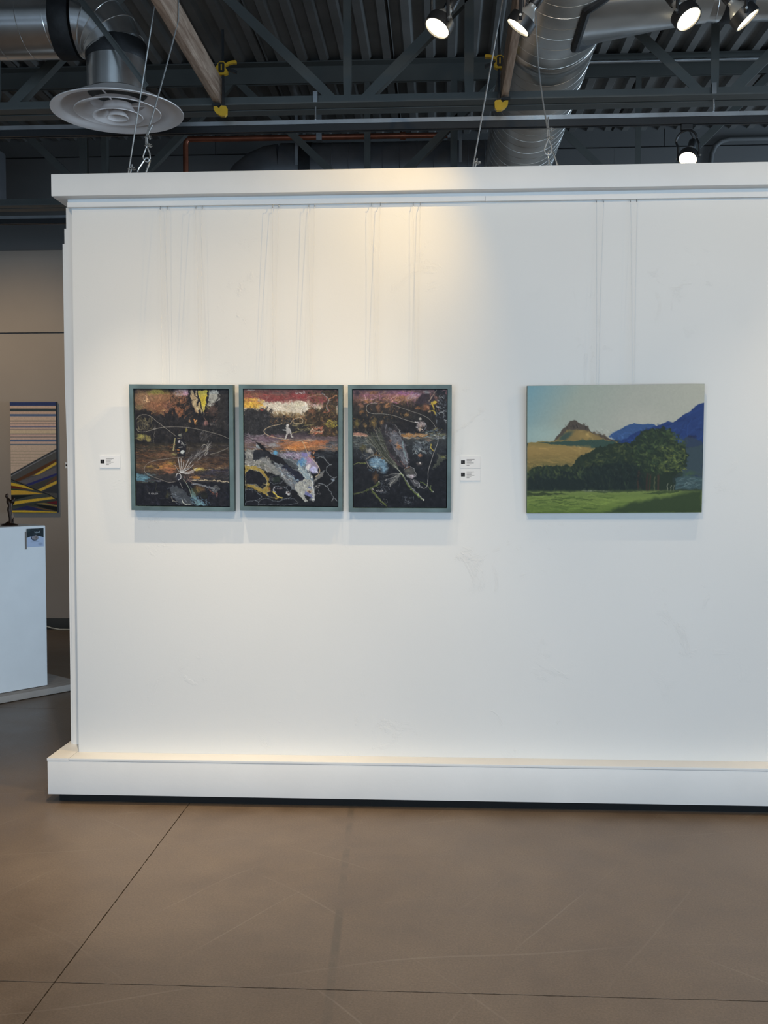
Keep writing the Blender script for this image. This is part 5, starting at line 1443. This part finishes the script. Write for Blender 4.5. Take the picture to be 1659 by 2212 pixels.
    B.dabs((1030, 1160, 620, 760), 40, 24, 9, 0.8, 1.0, [(190, 184, 188), (70, 60, 64), (150, 122, 110), (50, 44, 50)], 0.75, 17); B.line([(1140, 640), (1165, 690), (1140, 740)], 9, (140, 150, 168), 0.85)
    B.desat(0.2)
    B.text('ADLER', 458, 1580, 19, (170, 168, 170), 0.85, 6); B.text('S', 425, 1574, 18, (130, 128, 126), 0.6, 5)
    B.dabs((500, 620, 1700, 1780), 12, 8, 7, 1, 1, [(150, 150, 150)], 0.7, 18)
    B.grain(16, 12)
    return B


def paint_land():
    B = Board(430, 316, [(122, 128), (1560, 105), (1522, 1158), (110, 1155)], (150, 160, 158))
    X, Y = B.X, B.Y
    # sky: blue at left fading to pale grey-violet at right, paler towards the hills
    t = np.clip((X - 120) / 900.0 + (Y - 130) / 1500.0, 0, 1)[..., None]
    c0, c1, c2 = np.array((106, 148, 168.)), np.array((146, 158, 154.)), np.array((159, 163, 159.))
    B.P = np.where(t < 0.5, c0 + (c1 - c0) * t * 2, c1 + (c2 - c1) * (t - 0.5) * 2)
    B.blob(250, 520, 300, 110, (150, 176, 178), 0.6, 1.0, rough=0.1); B.blob(1050, 380, 260, 110, (172, 172, 168), 0.5, 1.0, rough=0.1)
    B.poly([(105, 585), (700, 560), (1560, 540), (1530, 990), (105, 990)], (38, 50, 48), 1, 4)
    # mountains
    B.poly([(780, 525), (850, 485), (900, 462), (960, 432), (1000, 428), (1050, 434), (1100, 426), (1150, 436), (1200, 470), (1300, 560), (1000, 600), (820, 560)], (48, 78, 132), 0.98, 4)
    B.poly([(860, 580), (960, 520), (1060, 478), (1150, 455), (1200, 440), (1260, 412), (1310, 420), (1340, 390), (1400, 350), (1450, 320), (1500, 275), (1560, 250), (1545, 600), (1250, 640), (900, 640)], (32, 54, 112), 0.98, 5)
    B.dabs((880, 1540, 300, 600), 120, 120, 14, -0.5, 0.4, [(40, 66, 128), (28, 46, 98), (46, 72, 128), (34, 54, 108)], 0.3, 3, mask=lambda x, y: y > 600 - (x - 860) * 0.45)
    B.poly([(1330, 590), (1400, 545), (1440, 520), (1500, 560), (1545, 590), (1535, 870), (1380, 860)], (44, 58, 82), 0.95, 12)
    B.blob(1450, 530, 46, 18, (30, 36, 70), 0.8, 0.7); B.poly([(1360, 640), (1540, 600), (1530, 860), (1380, 830)], (52, 68, 78), 0.9, 20)
    # rocky butte and golden hill
    B.poly([(330, 570), (360, 530), (390, 500), (410, 465), (440, 450), (470, 405), (505, 402), (560, 435), (615, 450), (630, 490), (700, 510), (760, 530), (840, 575), (560, 600)], (74, 66, 60), 0.98, 5)
    B.poly([(345, 568), (400, 520), (440, 480), (520, 472), (600, 485), (700, 530), (800, 570), (600, 600), (350, 600)], (124, 106, 66), 0.97, 6)
    B.blob(430, 530, 90, 34, (52, 72, 70), 0.9, 0.6, -0.6, 0.2); B.blob(590, 530, 110, 40, (146, 122, 72), 0.7, 0.8, 0.2, 0.2)
    B.dabs((430, 620, 425, 475), 40, 24, 7, 1.4, 0.3, [(92, 84, 78), (58, 52, 50), (80, 72, 66)], 0.5, 4, mask=lambda x, y: y > 402 + abs(x - 500) * 0.4)
    B.dabs((620, 830, 490, 570), 24, 22, 7, 0.4, 0.2, [(70, 56, 48), (84, 68, 54)], 0.4, 5, mask=lambda x, y: abs(y - (480 + (x - 620) * 0.42)) < 16)
    B.poly([(120, 580), (330, 568), (520, 562), (700, 558), (850, 578), (900, 640), (640, 700), (110, 830)], (128, 112, 66), 0.98, 5)
    B.poly([(200, 582), (380, 570), (540, 565), (740, 558), (850, 580), (760, 630), (560, 618), (380, 600)], (46, 70, 66), 0.95, 7)
    B.grad([(585, (150, 124, 74)), (680, (134, 112, 66)), (760, (102, 94, 56)), (830, (72, 74, 46))], 20, 90, 6, 0.85, (85, 640, 600, 850))
    B.dabs((120, 640, 600, 780), 120, 90, 9, 0.12, 0.15, [(160, 132, 78), (124, 104, 60), (140, 118, 68)], 0.3, 6, mask=lambda x, y: y > 600 + (x - 120) * 0.09)
    # tree belt
    B.poly([(110, 820), (200, 780), (330, 770), (470, 770), (560, 690), (660, 640), (760, 610), (860, 580), (960, 590), (1040, 490), (1130, 480), (1200, 455), (1290, 480), (1310, 560), (1380, 600), (1420, 700), (1390, 800), (1300, 870), (1300, 980), (110, 985)], (34, 46, 36), 0.97, 26, 34)
    B.dabs((560, 1000, 600, 820), 220, 34, 12, 0.8, 1.0, [(70, 80, 48), (44, 56, 40), (54, 66, 42), (34, 44, 34), (84, 90, 52)], 0.5, 7, mask=lambda x, y: y > 800 - (x - 480) * 0.55)
    B.dabs((960, 1400, 480, 830), 340, 32, 13, 0.8, 1.0, [(64, 82, 50), (44, 60, 42), (84, 98, 56), (34, 46, 36), (52, 70, 46)], 0.5, 8, mask=lambda x, y: (x - 1190) ** 2 / 215 ** 2 + (y - 660) ** 2 / 190 ** 2 < 1)
    B.dabs((1130, 1410, 620, 820), 120, 26, 10, 0.6, 0.9, [(112, 120, 58), (92, 104, 56), (74, 88, 50)], 0.5, 9, mask=lambda x, y: x > 1180 or y > 700)
    B.poly([(110, 840), (500, 800), (900, 740), (1000, 760), (1060, 900), (1060, 975), (115, 985)], (24, 34, 35), 0.75, 40, 60, 12)
    B.dabs((120, 560, 780, 870), 120, 30, 12, 1.4, 0.5, [(56, 68, 42), (40, 52, 38), (30, 40, 36), (70, 82, 48)], 0.5, 10)
    B.dabs((560, 1060, 760, 960), 120, 50, 10, 1.5, 0.3, [(28, 38, 36), (34, 46, 38), (22, 30, 32), (44, 58, 42)], 0.5, 11)
    # river gleam
    B.poly([(1320, 870), (1400, 850), (1530, 870), (1528, 970), (1310, 965)], (58, 80, 88), 0.9, 10)
    B.dabs((1320, 1525, 875, 960), 50, 50, 6, -0.1, 0.2, [(92, 114, 120), (70, 94, 102), (46, 62, 68)], 0.7, 12)
    B.blob(1420, 840, 90, 30, (60, 84, 60), 0.8, 0.8)
    # trunks
    for x, y0_, y1_, w_, c in ((1015, 810, 970, 15, (52, 42, 36)), (1085, 840, 1000, 18, (48, 40, 36)), (1110, 850, 1000, 12, (58, 46, 38)), (1145, 860, 1000, 11, (70, 76, 56)), (1175, 840, 1000, 16, (58, 48, 40)), (1250, 920, 990, 6, (120, 124, 110)), (1275, 930, 990, 6, (110, 116, 104)), (1300, 930, 990, 6, (96, 104, 96))):
        B.line([(x + 6, y0_), (x, (y0_ + y1_) / 2), (x + 2, y1_)], w_, c, 0.9)
    # meadow
    B.grad([(965, (58, 72, 42)), (985, (104, 122, 66)), (1010, (96, 116, 60)), (1050, (104, 124, 62)), (1110, (92, 114, 52)), (1160, (74, 96, 44))], 5, 120, 8, 1.0, (80, 1560, 962, 1190))
    B.poly([(110, 985), (300, 990), (460, 1000), (250, 1012), (112, 1015)], (38, 50, 32), 0.8, 6); B.line([(560, 975), (760, 978), (800, 980)], 8, (130, 140, 120), 0.6)
    B.poly([(640, 978), (980, 968), (1010, 985), (700, 992)], (44, 58, 38), 0.6, 5); B.poly([(1050, 1000), (1180, 1005), (1340, 985), (1350, 975), (1180, 985)], (46, 62, 38), 0.8, 5)
    B.poly([(740, 1160), (860, 1110), (1010, 1060), (1180, 1035), (1330, 1005), (1530, 970), (1525, 1162)], (44, 60, 38), 0.93, 14, 60, 16)
    B.dabs((110, 900, 1015, 1155), 170, 110, 9, 0.02, 0.06, [(118, 138, 66), (84, 106, 50), (104, 126, 56), (66, 88, 42)], 0.35, 13, mask=lambda x, y: x < 740 or y < 1080)
    B.dabs((120, 640, 1030, 1130), 18, 120, 8, 0.03, 0.06, [(62, 84, 40)], 0.6, 14)
    B.scumble(500, 26, 11, 0.8, 1.0, 0.75, 1.3, 0.4, box=(520, 1420, 470, 860), seed=9); B.scumble(260, 30, 11, 1.4, 0.5, 0.8, 1.25, 0.4, box=(115, 1050, 780, 980), seed=10)
    B.warp(1.0, 26); B.desat(0.08); B.P = np.clip(B.P * np.array((1.03, 1.0, 0.94)), 0, 255); B.grain(2.5, 14)
    return B


def paint_stripes():
    B = Board(110, 256, [(100, 148), (622, 146), (665, 1410), (150, 1410)], (192, 168, 148))
    bands = [(148, 192, (40, 54, 96)), (192, 222, (188, 160, 142)), (222, 255, (52, 62, 66)), (255, 285, (190, 160, 140)), (285, 312, (84, 100, 128)), (312, 360, (192, 166, 146)), (360, 370, (92, 92, 92)), (370, 394, (196, 166, 148)), (394, 402, (96, 98, 104)), (402, 426, (196, 164, 150)), (426, 436, (78, 92, 128)), (436, 460, (192, 164, 146)), (460, 468, (110, 106, 104)), (468, 508, (196, 174, 146)), (508, 518, (92, 98, 104)), (518, 542, (196, 164, 150)), (542, 550, (98, 100, 104)), (550, 576, (196, 168, 152)), (576, 598, (84, 100, 130)), (598, 626, (196, 166, 152)), (626, 640, (104, 112, 120))]
    for a, b, c in bands:
        B.poly([(60, a), (700, a), (700, b), (60, b)], c, 1, 0, soft=2)
    for y in (708, 745, 782, 815, 846, 875):
        B.line([(60, y), (700, y)], 10, (164, 146, 126), 0.8, smooth=False)

    def P(pts, c):
        B.poly(pts, c, 1, 0, soft=2)
    P([(60, 1020), (130, 975), (380, 835), (640, 690), (700, 660), (700, 1420), (60, 1420)], (78, 76, 74))
    B.line([(60, 1018), (132, 975), (380, 834), (640, 688), (700, 655)], 14, (30, 38, 48), 1, smooth=False); B.line([(60, 1030), (140, 990), (390, 848), (650, 702)], 6, (140, 142, 150), 0.9, smooth=False)
    P([(170, 1045), (400, 925), (655, 790), (655, 820), (420, 960), (230, 1050)], (84, 52, 32)); P([(380, 990), (640, 830), (660, 850), (460, 970)], (196, 160, 60))
    P([(230, 1055), (460, 975), (660, 880), (660, 960), (310, 1085)], (92, 88, 92)); P([(300, 1090), (660, 955), (660, 980), (340, 1105)], (42, 44, 96)); P([(340, 1110), (660, 985), (660, 1050), (430, 1150)], (64, 62, 58))
    P([(500, 1110), (650, 990), (655, 1030), (540, 1090)], (92, 62, 44)); P([(430, 1155), (660, 1040), (660, 1075), (480, 1165)], (198, 160, 58)); P([(490, 1165), (665, 1080), (665, 1190), (540, 1180)], (52, 52, 56))
    P([(60, 1030), (140, 1030), (400, 1140), (560, 1200), (665, 1260), (665, 1420), (60, 1420)], (66, 70, 66)); B.line([(130, 1028), (400, 1142), (560, 1202), (670, 1262)], 9, (24, 24, 30), 1, smooth=False)
    P([(60, 1060), (150, 1068), (300, 1105), (410, 1155), (250, 1120), (60, 1090)], (200, 162, 50)); P([(60, 1092), (200, 1110), (330, 1145), (60, 1130)], (92, 38, 26)); P([(60, 1130), (300, 1150), (60, 1150)], (46, 58, 36))
    P([(60, 1148), (300, 1160), (510, 1195), (300, 1205), (60, 1210)], (196, 154, 56)); P([(60, 1212), (400, 1210), (180, 1265), (60, 1275)], (18, 26, 28)); P([(60, 1300), (330, 1262), (600, 1230), (640, 1250), (400, 1285), (60, 1340)], (206, 168, 56))
    P([(60, 1345), (300, 1310), (500, 1280), (665, 1260), (665, 1340)], (56, 60, 54)); P([(540, 1295), (660, 1275), (665, 1320)], (96, 28, 36)); P([(430, 1305), (520, 1300), (665, 1328), (665, 1342)], (146, 122, 70)); P([(400, 1315), (665, 1345), (665, 1395), (480, 1350)], (22, 24, 22))
    P([(150, 1380), (330, 1330), (520, 1375), (400, 1390)], (40, 44, 84)); P([(300, 1325), (400, 1345), (640, 1390), (520, 1380)], (110, 78, 48)); P([(60, 1388), (300, 1385), (665, 1402), (665, 1416), (60, 1408)], (208, 172, 52))
    B.grain(6, 10)
    return B


def paint_label(seed):
    # white card, black square mark at left, six short lines of small grey type
    B = Board(92, 54, [(0, 0), (920, 0), (920, 540), (0, 540)], (214, 212, 210))
    B.poly([(42, 180), (215, 180), (215, 350), (42, 350)], (14, 13, 15), 1, 0, soft=6)
    B.line([(110, 210), (125, 250), (118, 290), (160, 320)], 26, (70, 68, 68), 0.7)
    r = np.random.RandomState(seed * 7)
    for k, L in enumerate((345, 250, 205, 325, 200, 115)):
        L = L * r.uniform(0.93, 1.07)
        x = 300
        y = 140 + k * 53
        while x < 300 + L:
            w_ = r.uniform(26, 70)
            e = min(x + w_, 300 + L)
            B.line([(x, y), (e, y)], 22, (92, 90, 92) if k != 4 else (150, 148, 148), 0.75, smooth=False, soft=10)
            for q in np.arange(x, e, 14):
                B.line([(q, y - 12), (q, y + 12)], 5, (120, 118, 120), 0.5, smooth=False, soft=4)
            x = e + 14
    return B


def paint_card():
    # white card: dark green top ending in an arch, pale headline strokes, round picture in the middle
    B = Board(80, 80, [(480, 390), (1200, 380), (1200, 1390), (480, 1400)], (166, 178, 200))
    B.poly([(470, 380), (1210, 370), (1210, 900), (1120, 850), (1000, 800), (850, 780), (690, 800), (560, 850), (470, 900)], (22, 32, 36), 1, 0, soft=10)
    B.blob(560, 470, 120, 160, (60, 78, 82), 0.6, 1.0, rough=0.1)
    B.line([(700, 470), (980, 455)], 22, (92, 100, 104), 0.6, smooth=False, soft=12)
    for p in ([(810, 560), (840, 615), (870, 570)], [(890, 620), (890, 570), (930, 570), (935, 620)], [(990, 570), (960, 600), (990, 620)], [(1030, 540), (1030, 620)]):
        B.line(p, 24, (168, 176, 180), 0.85, smooth=False, soft=10)
    B.line([(770, 690), (860, 665), (940, 690)], 24, (70, 84, 92), 0.9)
    B.blob(820, 890, 165, 175, (40, 50, 62), 1, 0.12, rough=0.0); B.blob(840, 880, 145, 150, (128, 122, 124), 1, 0.15, rough=0.0)
    B.blob(730, 880, 34, 90, (160, 150, 158), 0.8, 0.6, rough=0.2); B.blob(880, 880, 50, 90, (104, 90, 84), 0.8, 0.6, rough=0.3); B.blob(780, 770, 80, 40, (34, 44, 56), 0.8, 0.5)
    B.line([(650, 1125), (990, 1120)], 20, (110, 124, 146), 0.6, smooth=False, soft=12); B.blob(1060, 1250, 120, 110, (136, 148, 172), 0.8, 0.6, rough=0.2)
    return B


ART = [
    # name, centre x, z0, z1, width, in-plane turn, lean (top towards viewer), depth
    (paint_fly, 0.487, 1.270, 1.808, 0.446, -0.012, 'framed painting of an angler and a large feathered fly, nearest the partition left end', 'P1'),
    (paint_fish, 0.956, 1.270, 1.805, 0.441, -0.011, 'framed painting of an angler above a big leaping fish under a red sky', 'P2'),
    (paint_nymph, 1.421, 1.265, 1.802, 0.436, -0.003, 'framed painting of a dark winged fly with green feelers, rightmost of the framed three', 'P3'),
]
LEAN = 0.070


def art_root(name, label, cat, cx, z0, turn, group=None, yb=-0.004):
    o = thing(name, label, cat, (cx, yb, z0), group=group)
    o.rotation_euler = Matrix.Rotation(LEAN, 3, 'X').to_4x4().to_euler()
    R = Matrix.Rotation(LEAN, 4, 'X') @ Matrix.Rotation(-turn, 4, 'Y')
    o.rotation_euler = R.to_euler()
    return o


def rail_poly(bm, w, h, fw_, d, side):
    """one mitred frame rail; outer rectangle w x h about x = 0, z from 0"""
    o = {'b': [(-w / 2, 0), (w / 2, 0), (w / 2 - fw_, fw_), (-w / 2 + fw_, fw_)],
         't': [(-w / 2, h), (-w / 2 + fw_, h - fw_), (w / 2 - fw_, h - fw_), (w / 2, h)],
         'l': [(-w / 2, 0), (-w / 2 + fw_, fw_), (-w / 2 + fw_, h - fw_), (-w / 2, h)],
         'r': [(w / 2, 0), (w / 2, h), (w / 2 - fw_, h - fw_), (w / 2 - fw_, fw_)]}[side]
    g = 0.0003
    add_prism(bm, o, 'y', -d, 0.0)


for fn, cx, z0, z1, w, turn, label, key in ART:
    h = z1 - z0
    t = art_root('framed_painting', label, 'painting', cx, z0, turn, 'three framed fishing paintings')
    fwid, dep = 0.0175, 0.042
    for s in 'btlr':
        bm = bmesh.new(); rail_poly(bm, w, h, fwid, dep, s)
        mesh_obj('frame_rail', bm, M_TEAL, t)
    box('backing', -w / 2 + 0.004, w / 2 - 0.004, -0.012, -0.001, 0.004, h - 0.004, M_CANVAS_EDGE, t)
    gap = 0.0035
    iw, ih = w - 2 * fwid - 2 * gap, h - 2 * fwid - 2 * gap
    cbody = box('canvas', -iw / 2, iw / 2, -0.0345, -0.012, fwid + gap, h - fwid - gap, M_CANVAS_EDGE, t)
    sf = paint_grid('painted_face', fn(), iw, ih, t, (0, -0.0352, fwid + gap))

# landscape canvas without a frame
cx, z0, z1, w = 2.322, 1.262, 1.797, 0.728
t = art_root('landscape_canvas', 'unframed landscape canvas of a rocky hill, blue mountains and green trees', 'painting', cx, z0, 0.006)
box('stretched_canvas', -w / 2, w / 2, -0.034, 0.0, 0, z1 - z0, mat('canvas_side', (0.16, 0.20, 0.17), 0.7, var=0.2), t, 0.001)
paint_grid('painted_face', paint_land(), w - 0.0012, z1 - z0 - 0.0012, t, (0, -0.0347, 0.0006), 1.34)

# clear lines: each runs from a pair of hooks down to the back of a picture
LINES = [(0.395, 0.425, 0.41, 1.79, 'fishing painting nearest the partition end, left line'), (0.549, 0.577, 0.57, 1.79, 'fishing painting nearest the partition end, right line'),
         (0.880, 0.906, 0.886, 1.785, 'red sky fish painting, left line'), (1.034, 1.060, 1.045, 1.785, 'red sky fish painting, right line'),
         (1.302, 1.339, 1.325, 1.78, 'dark winged fly painting, left line'), (1.478, 1.508, 1.496, 1.78, 'dark winged fly painting, right line'),
         (2.242, 2.271, 2.247, 1.78, 'landscape canvas, left line'), (2.382, 2.409, 2.394, 1.78, 'landscape canvas, right line')]
for xa, xb, xe, ze, lab in LINES:
    t = thing('nylon_line', 'clear nylon line holding the ' + lab, 'hanging line', (xe, -0.027, 2.556), group='nylon lines from the hanging rail')
    for x, e in ((xa, -0.004), (xb, 0.004)):
        tube('strand', [(x - xe, 0.0, 0), ((x - xe) * 0.35 + e * 0.65, -0.012, (ze - 2.556) * 0.5), (e, -0.024, ze - 2.556)], 0.0006, M_NYLON, t, 6)


# wall labels
def wall_label(x0, x1, z0, z1, label, seed, y=-0.0008, parent_rot=None, name='wall_label', loc=None):
    t = thing(name, label, 'label', loc or ((x0 + x1) / 2, y, z0), group='white exhibition labels')
    w, h = x1 - x0, z1 - z0
    box('card', -w / 2, w / 2, -0.0028, 0.0, 0, h, M_PAPER, t, 0.0005)
    paint_grid('printed_face', paint_label(seed), w - 0.001, h - 0.001, t, (0, -0.0032, 0.0005))
    return t


wall_label(0.112, 0.203, 1.452, 1.506, 'small white label left of the three framed paintings', 1)
wall_label(1.677, 1.764, 1.4475, 1.4995, 'upper white label right of the framed paintings', 2)
wall_label(1.677, 1.764, 1.3945, 1.4465, 'lower white label right of the framed paintings', 3)

# ------------------------------------------------------------------ behind the partition, at the left
t = thing('striped_canvas', 'tall canvas with blue and peach stripes over yellow and grey bands on far wall', 'painting', (-2.077, YB - 0.002, 1.066))
box('stretched_canvas', -0.212, 0.212, -0.038, 0.0, 0, 1.0, mat('striped_canvas_side', (0.03, 0.03, 0.035), 0.7), t, 0.001)
paint_grid('painted_face', paint_stripes(), 0.422, 0.998, t, (0, -0.0387, 0.001))
wall_label(-1.80, -1.715, 1.467, 1.520, 'white label beside the striped canvas, half hidden by the partition', 4, YB - 0.0008)

# pedestal: rotated about 52 degrees, on a weathered plinth board
ang = math.atan2(2.072 - 1.813, -0.952 + 1.155)
PH = 1.04
ped = thing('pedestal', 'white square pedestal cut by the left edge, standing on a low board', 'pedestal', (-0.952, 2.072, 0.05), (0, 0, ang))
box('pedestal_box', -0.46, 0.0, 0.0, 0.46, 0.0, PH, M_PED, ped, 0.006)
pl = box('plinth_board', -0.70, 0.22, -0.075, 0.60, 0.0, 0.042, M_PLY, None, 0.004)
pl.location = (-0.952, 2.072, 0.004); pl.rotation_euler = (0, 0, ang)
tag(pl, 'low greyish brown board under the white pedestal', 'plinth')
for a_, b_ in ((-0.6, 0.0), (0.1, 0.0), (-0.6, 0.5), (0.1, 0.5)):
    bm = bmesh.new()
    add_lathe(bm, [(0.0, 0.0), (0.03, 0.0), (0.03, 0.006), (0.0, 0.006)], 16, Matrix.Translation((a_, b_, -0.004)))
    mesh_obj('foot_pad', bm, M_RUBBER_SHADE, pl)
# card holder on the pedestal's face
ux, uy = math.cos(ang), math.sin(ang)
card = thing('pedestal_card', 'dark green and white card on the pedestal front near its top corner', 'card', (-0.952 - 0.075 * ux, 2.072 - 0.075 * uy, 0.955), (0, 0, ang))
box('card_stock', -0.060, 0.060, -0.003, -0.0006, 0, 0.118, M_PAPER, card, 0.0004)
paint_grid('printed_face', paint_card(), 0.119, 0.117, card, (0, -0.0034, 0.0005))
box('holder_edge', -0.066, -0.060, -0.006, -0.0006, -0.012, 0.10, mat('holder_brown', (0.20, 0.17, 0.15), 0.5), card)

# bronze figure on the pedestal
st = thing('bronze_statue', 'slender dark bronze figure standing on the white pedestal', 'statue', (-1.172, 2.035, 0.05 + PH), (0, 0, 0.05))
bm = bmesh.new()
add_tube(bm, [(0.010, 0, 0.012), (0.006, 0, 0.045), (0.003, 0, 0.075), (0.002, 0, 0.105), (0.006, 0, 0.125), (0.005, 0, 0.140), (-0.002, 0, 0.156), (-0.008, 0, 0.170), (-0.012, 0, 0.180)],
         [0.017, 0.010, 0.0125, 0.0165, 0.0145, 0.0165, 0.018, 0.010, 0.007], 14)
add_tube(bm, [(-0.012, 0, 0.176), (-0.016, 0, 0.186), (-0.014, 0, 0.197), (-0.009, 0, 0.203)], [0.006, 0.0105, 0.0100, 0.005], 14)
mesh_obj('figure', bm, M_BRONZE, st, True)
bm = bmesh.new()
add_tube(bm, [(-0.004, -0.006, 0.164), (0.014, -0.010, 0.150), (0.028, -0.010, 0.158), (0.030, -0.006, 0.174), (0.026, -0.004, 0.184)], [0.007, 0.0085, 0.0115, 0.011, 0.005], 12)
add_tube(bm, [(0.000, 0.006, 0.150), (0.018, 0.008, 0.137), (0.028, 0.004, 0.150)], [0.006, 0.007, 0.006], 10)
mesh_obj('raised_arms', bm, M_BRONZE, st, True)
bm = bmesh.new()
add_lathe(bm, [(0.0, 0.0), (0.052, 0.0), (0.055, 0.004), (0.044, 0.010), (0.026, 0.016), (0.017, 0.026), (0.0, 0.028)], 28, Matrix.Diagonal((1.0, 0.7, 1.0, 1.0)))
add_tube(bm, [(0.022, 0, 0.010), (0.026, 0, 0.028), (0.024, 0, 0.042), (0.027, 0, 0.050)], [0.006, 0.005, 0.006, 0.003], 10)
mesh_obj('rocky_base', bm, M_BRONZE, st, True)

# cream cord lying along the far wall's base
tag(tube('power_cord', [(-2.9, YB - 0.045, 0.035), (-2.3, YB - 0.045, 0.04), (-2.06, YB - 0.045, 0.042), (-2.0, YB - 0.045, 0.040), (-1.93, YB - 0.050, 0.018), (-1.85, YB - 0.055, 0.006), (-1.5, YB - 0.06, 0.006), (-1.0, YB - 0.05, 0.006)], 0.006, M_CORD, None, 8),
    'thin cream cord lying along the far wall base', 'cord')
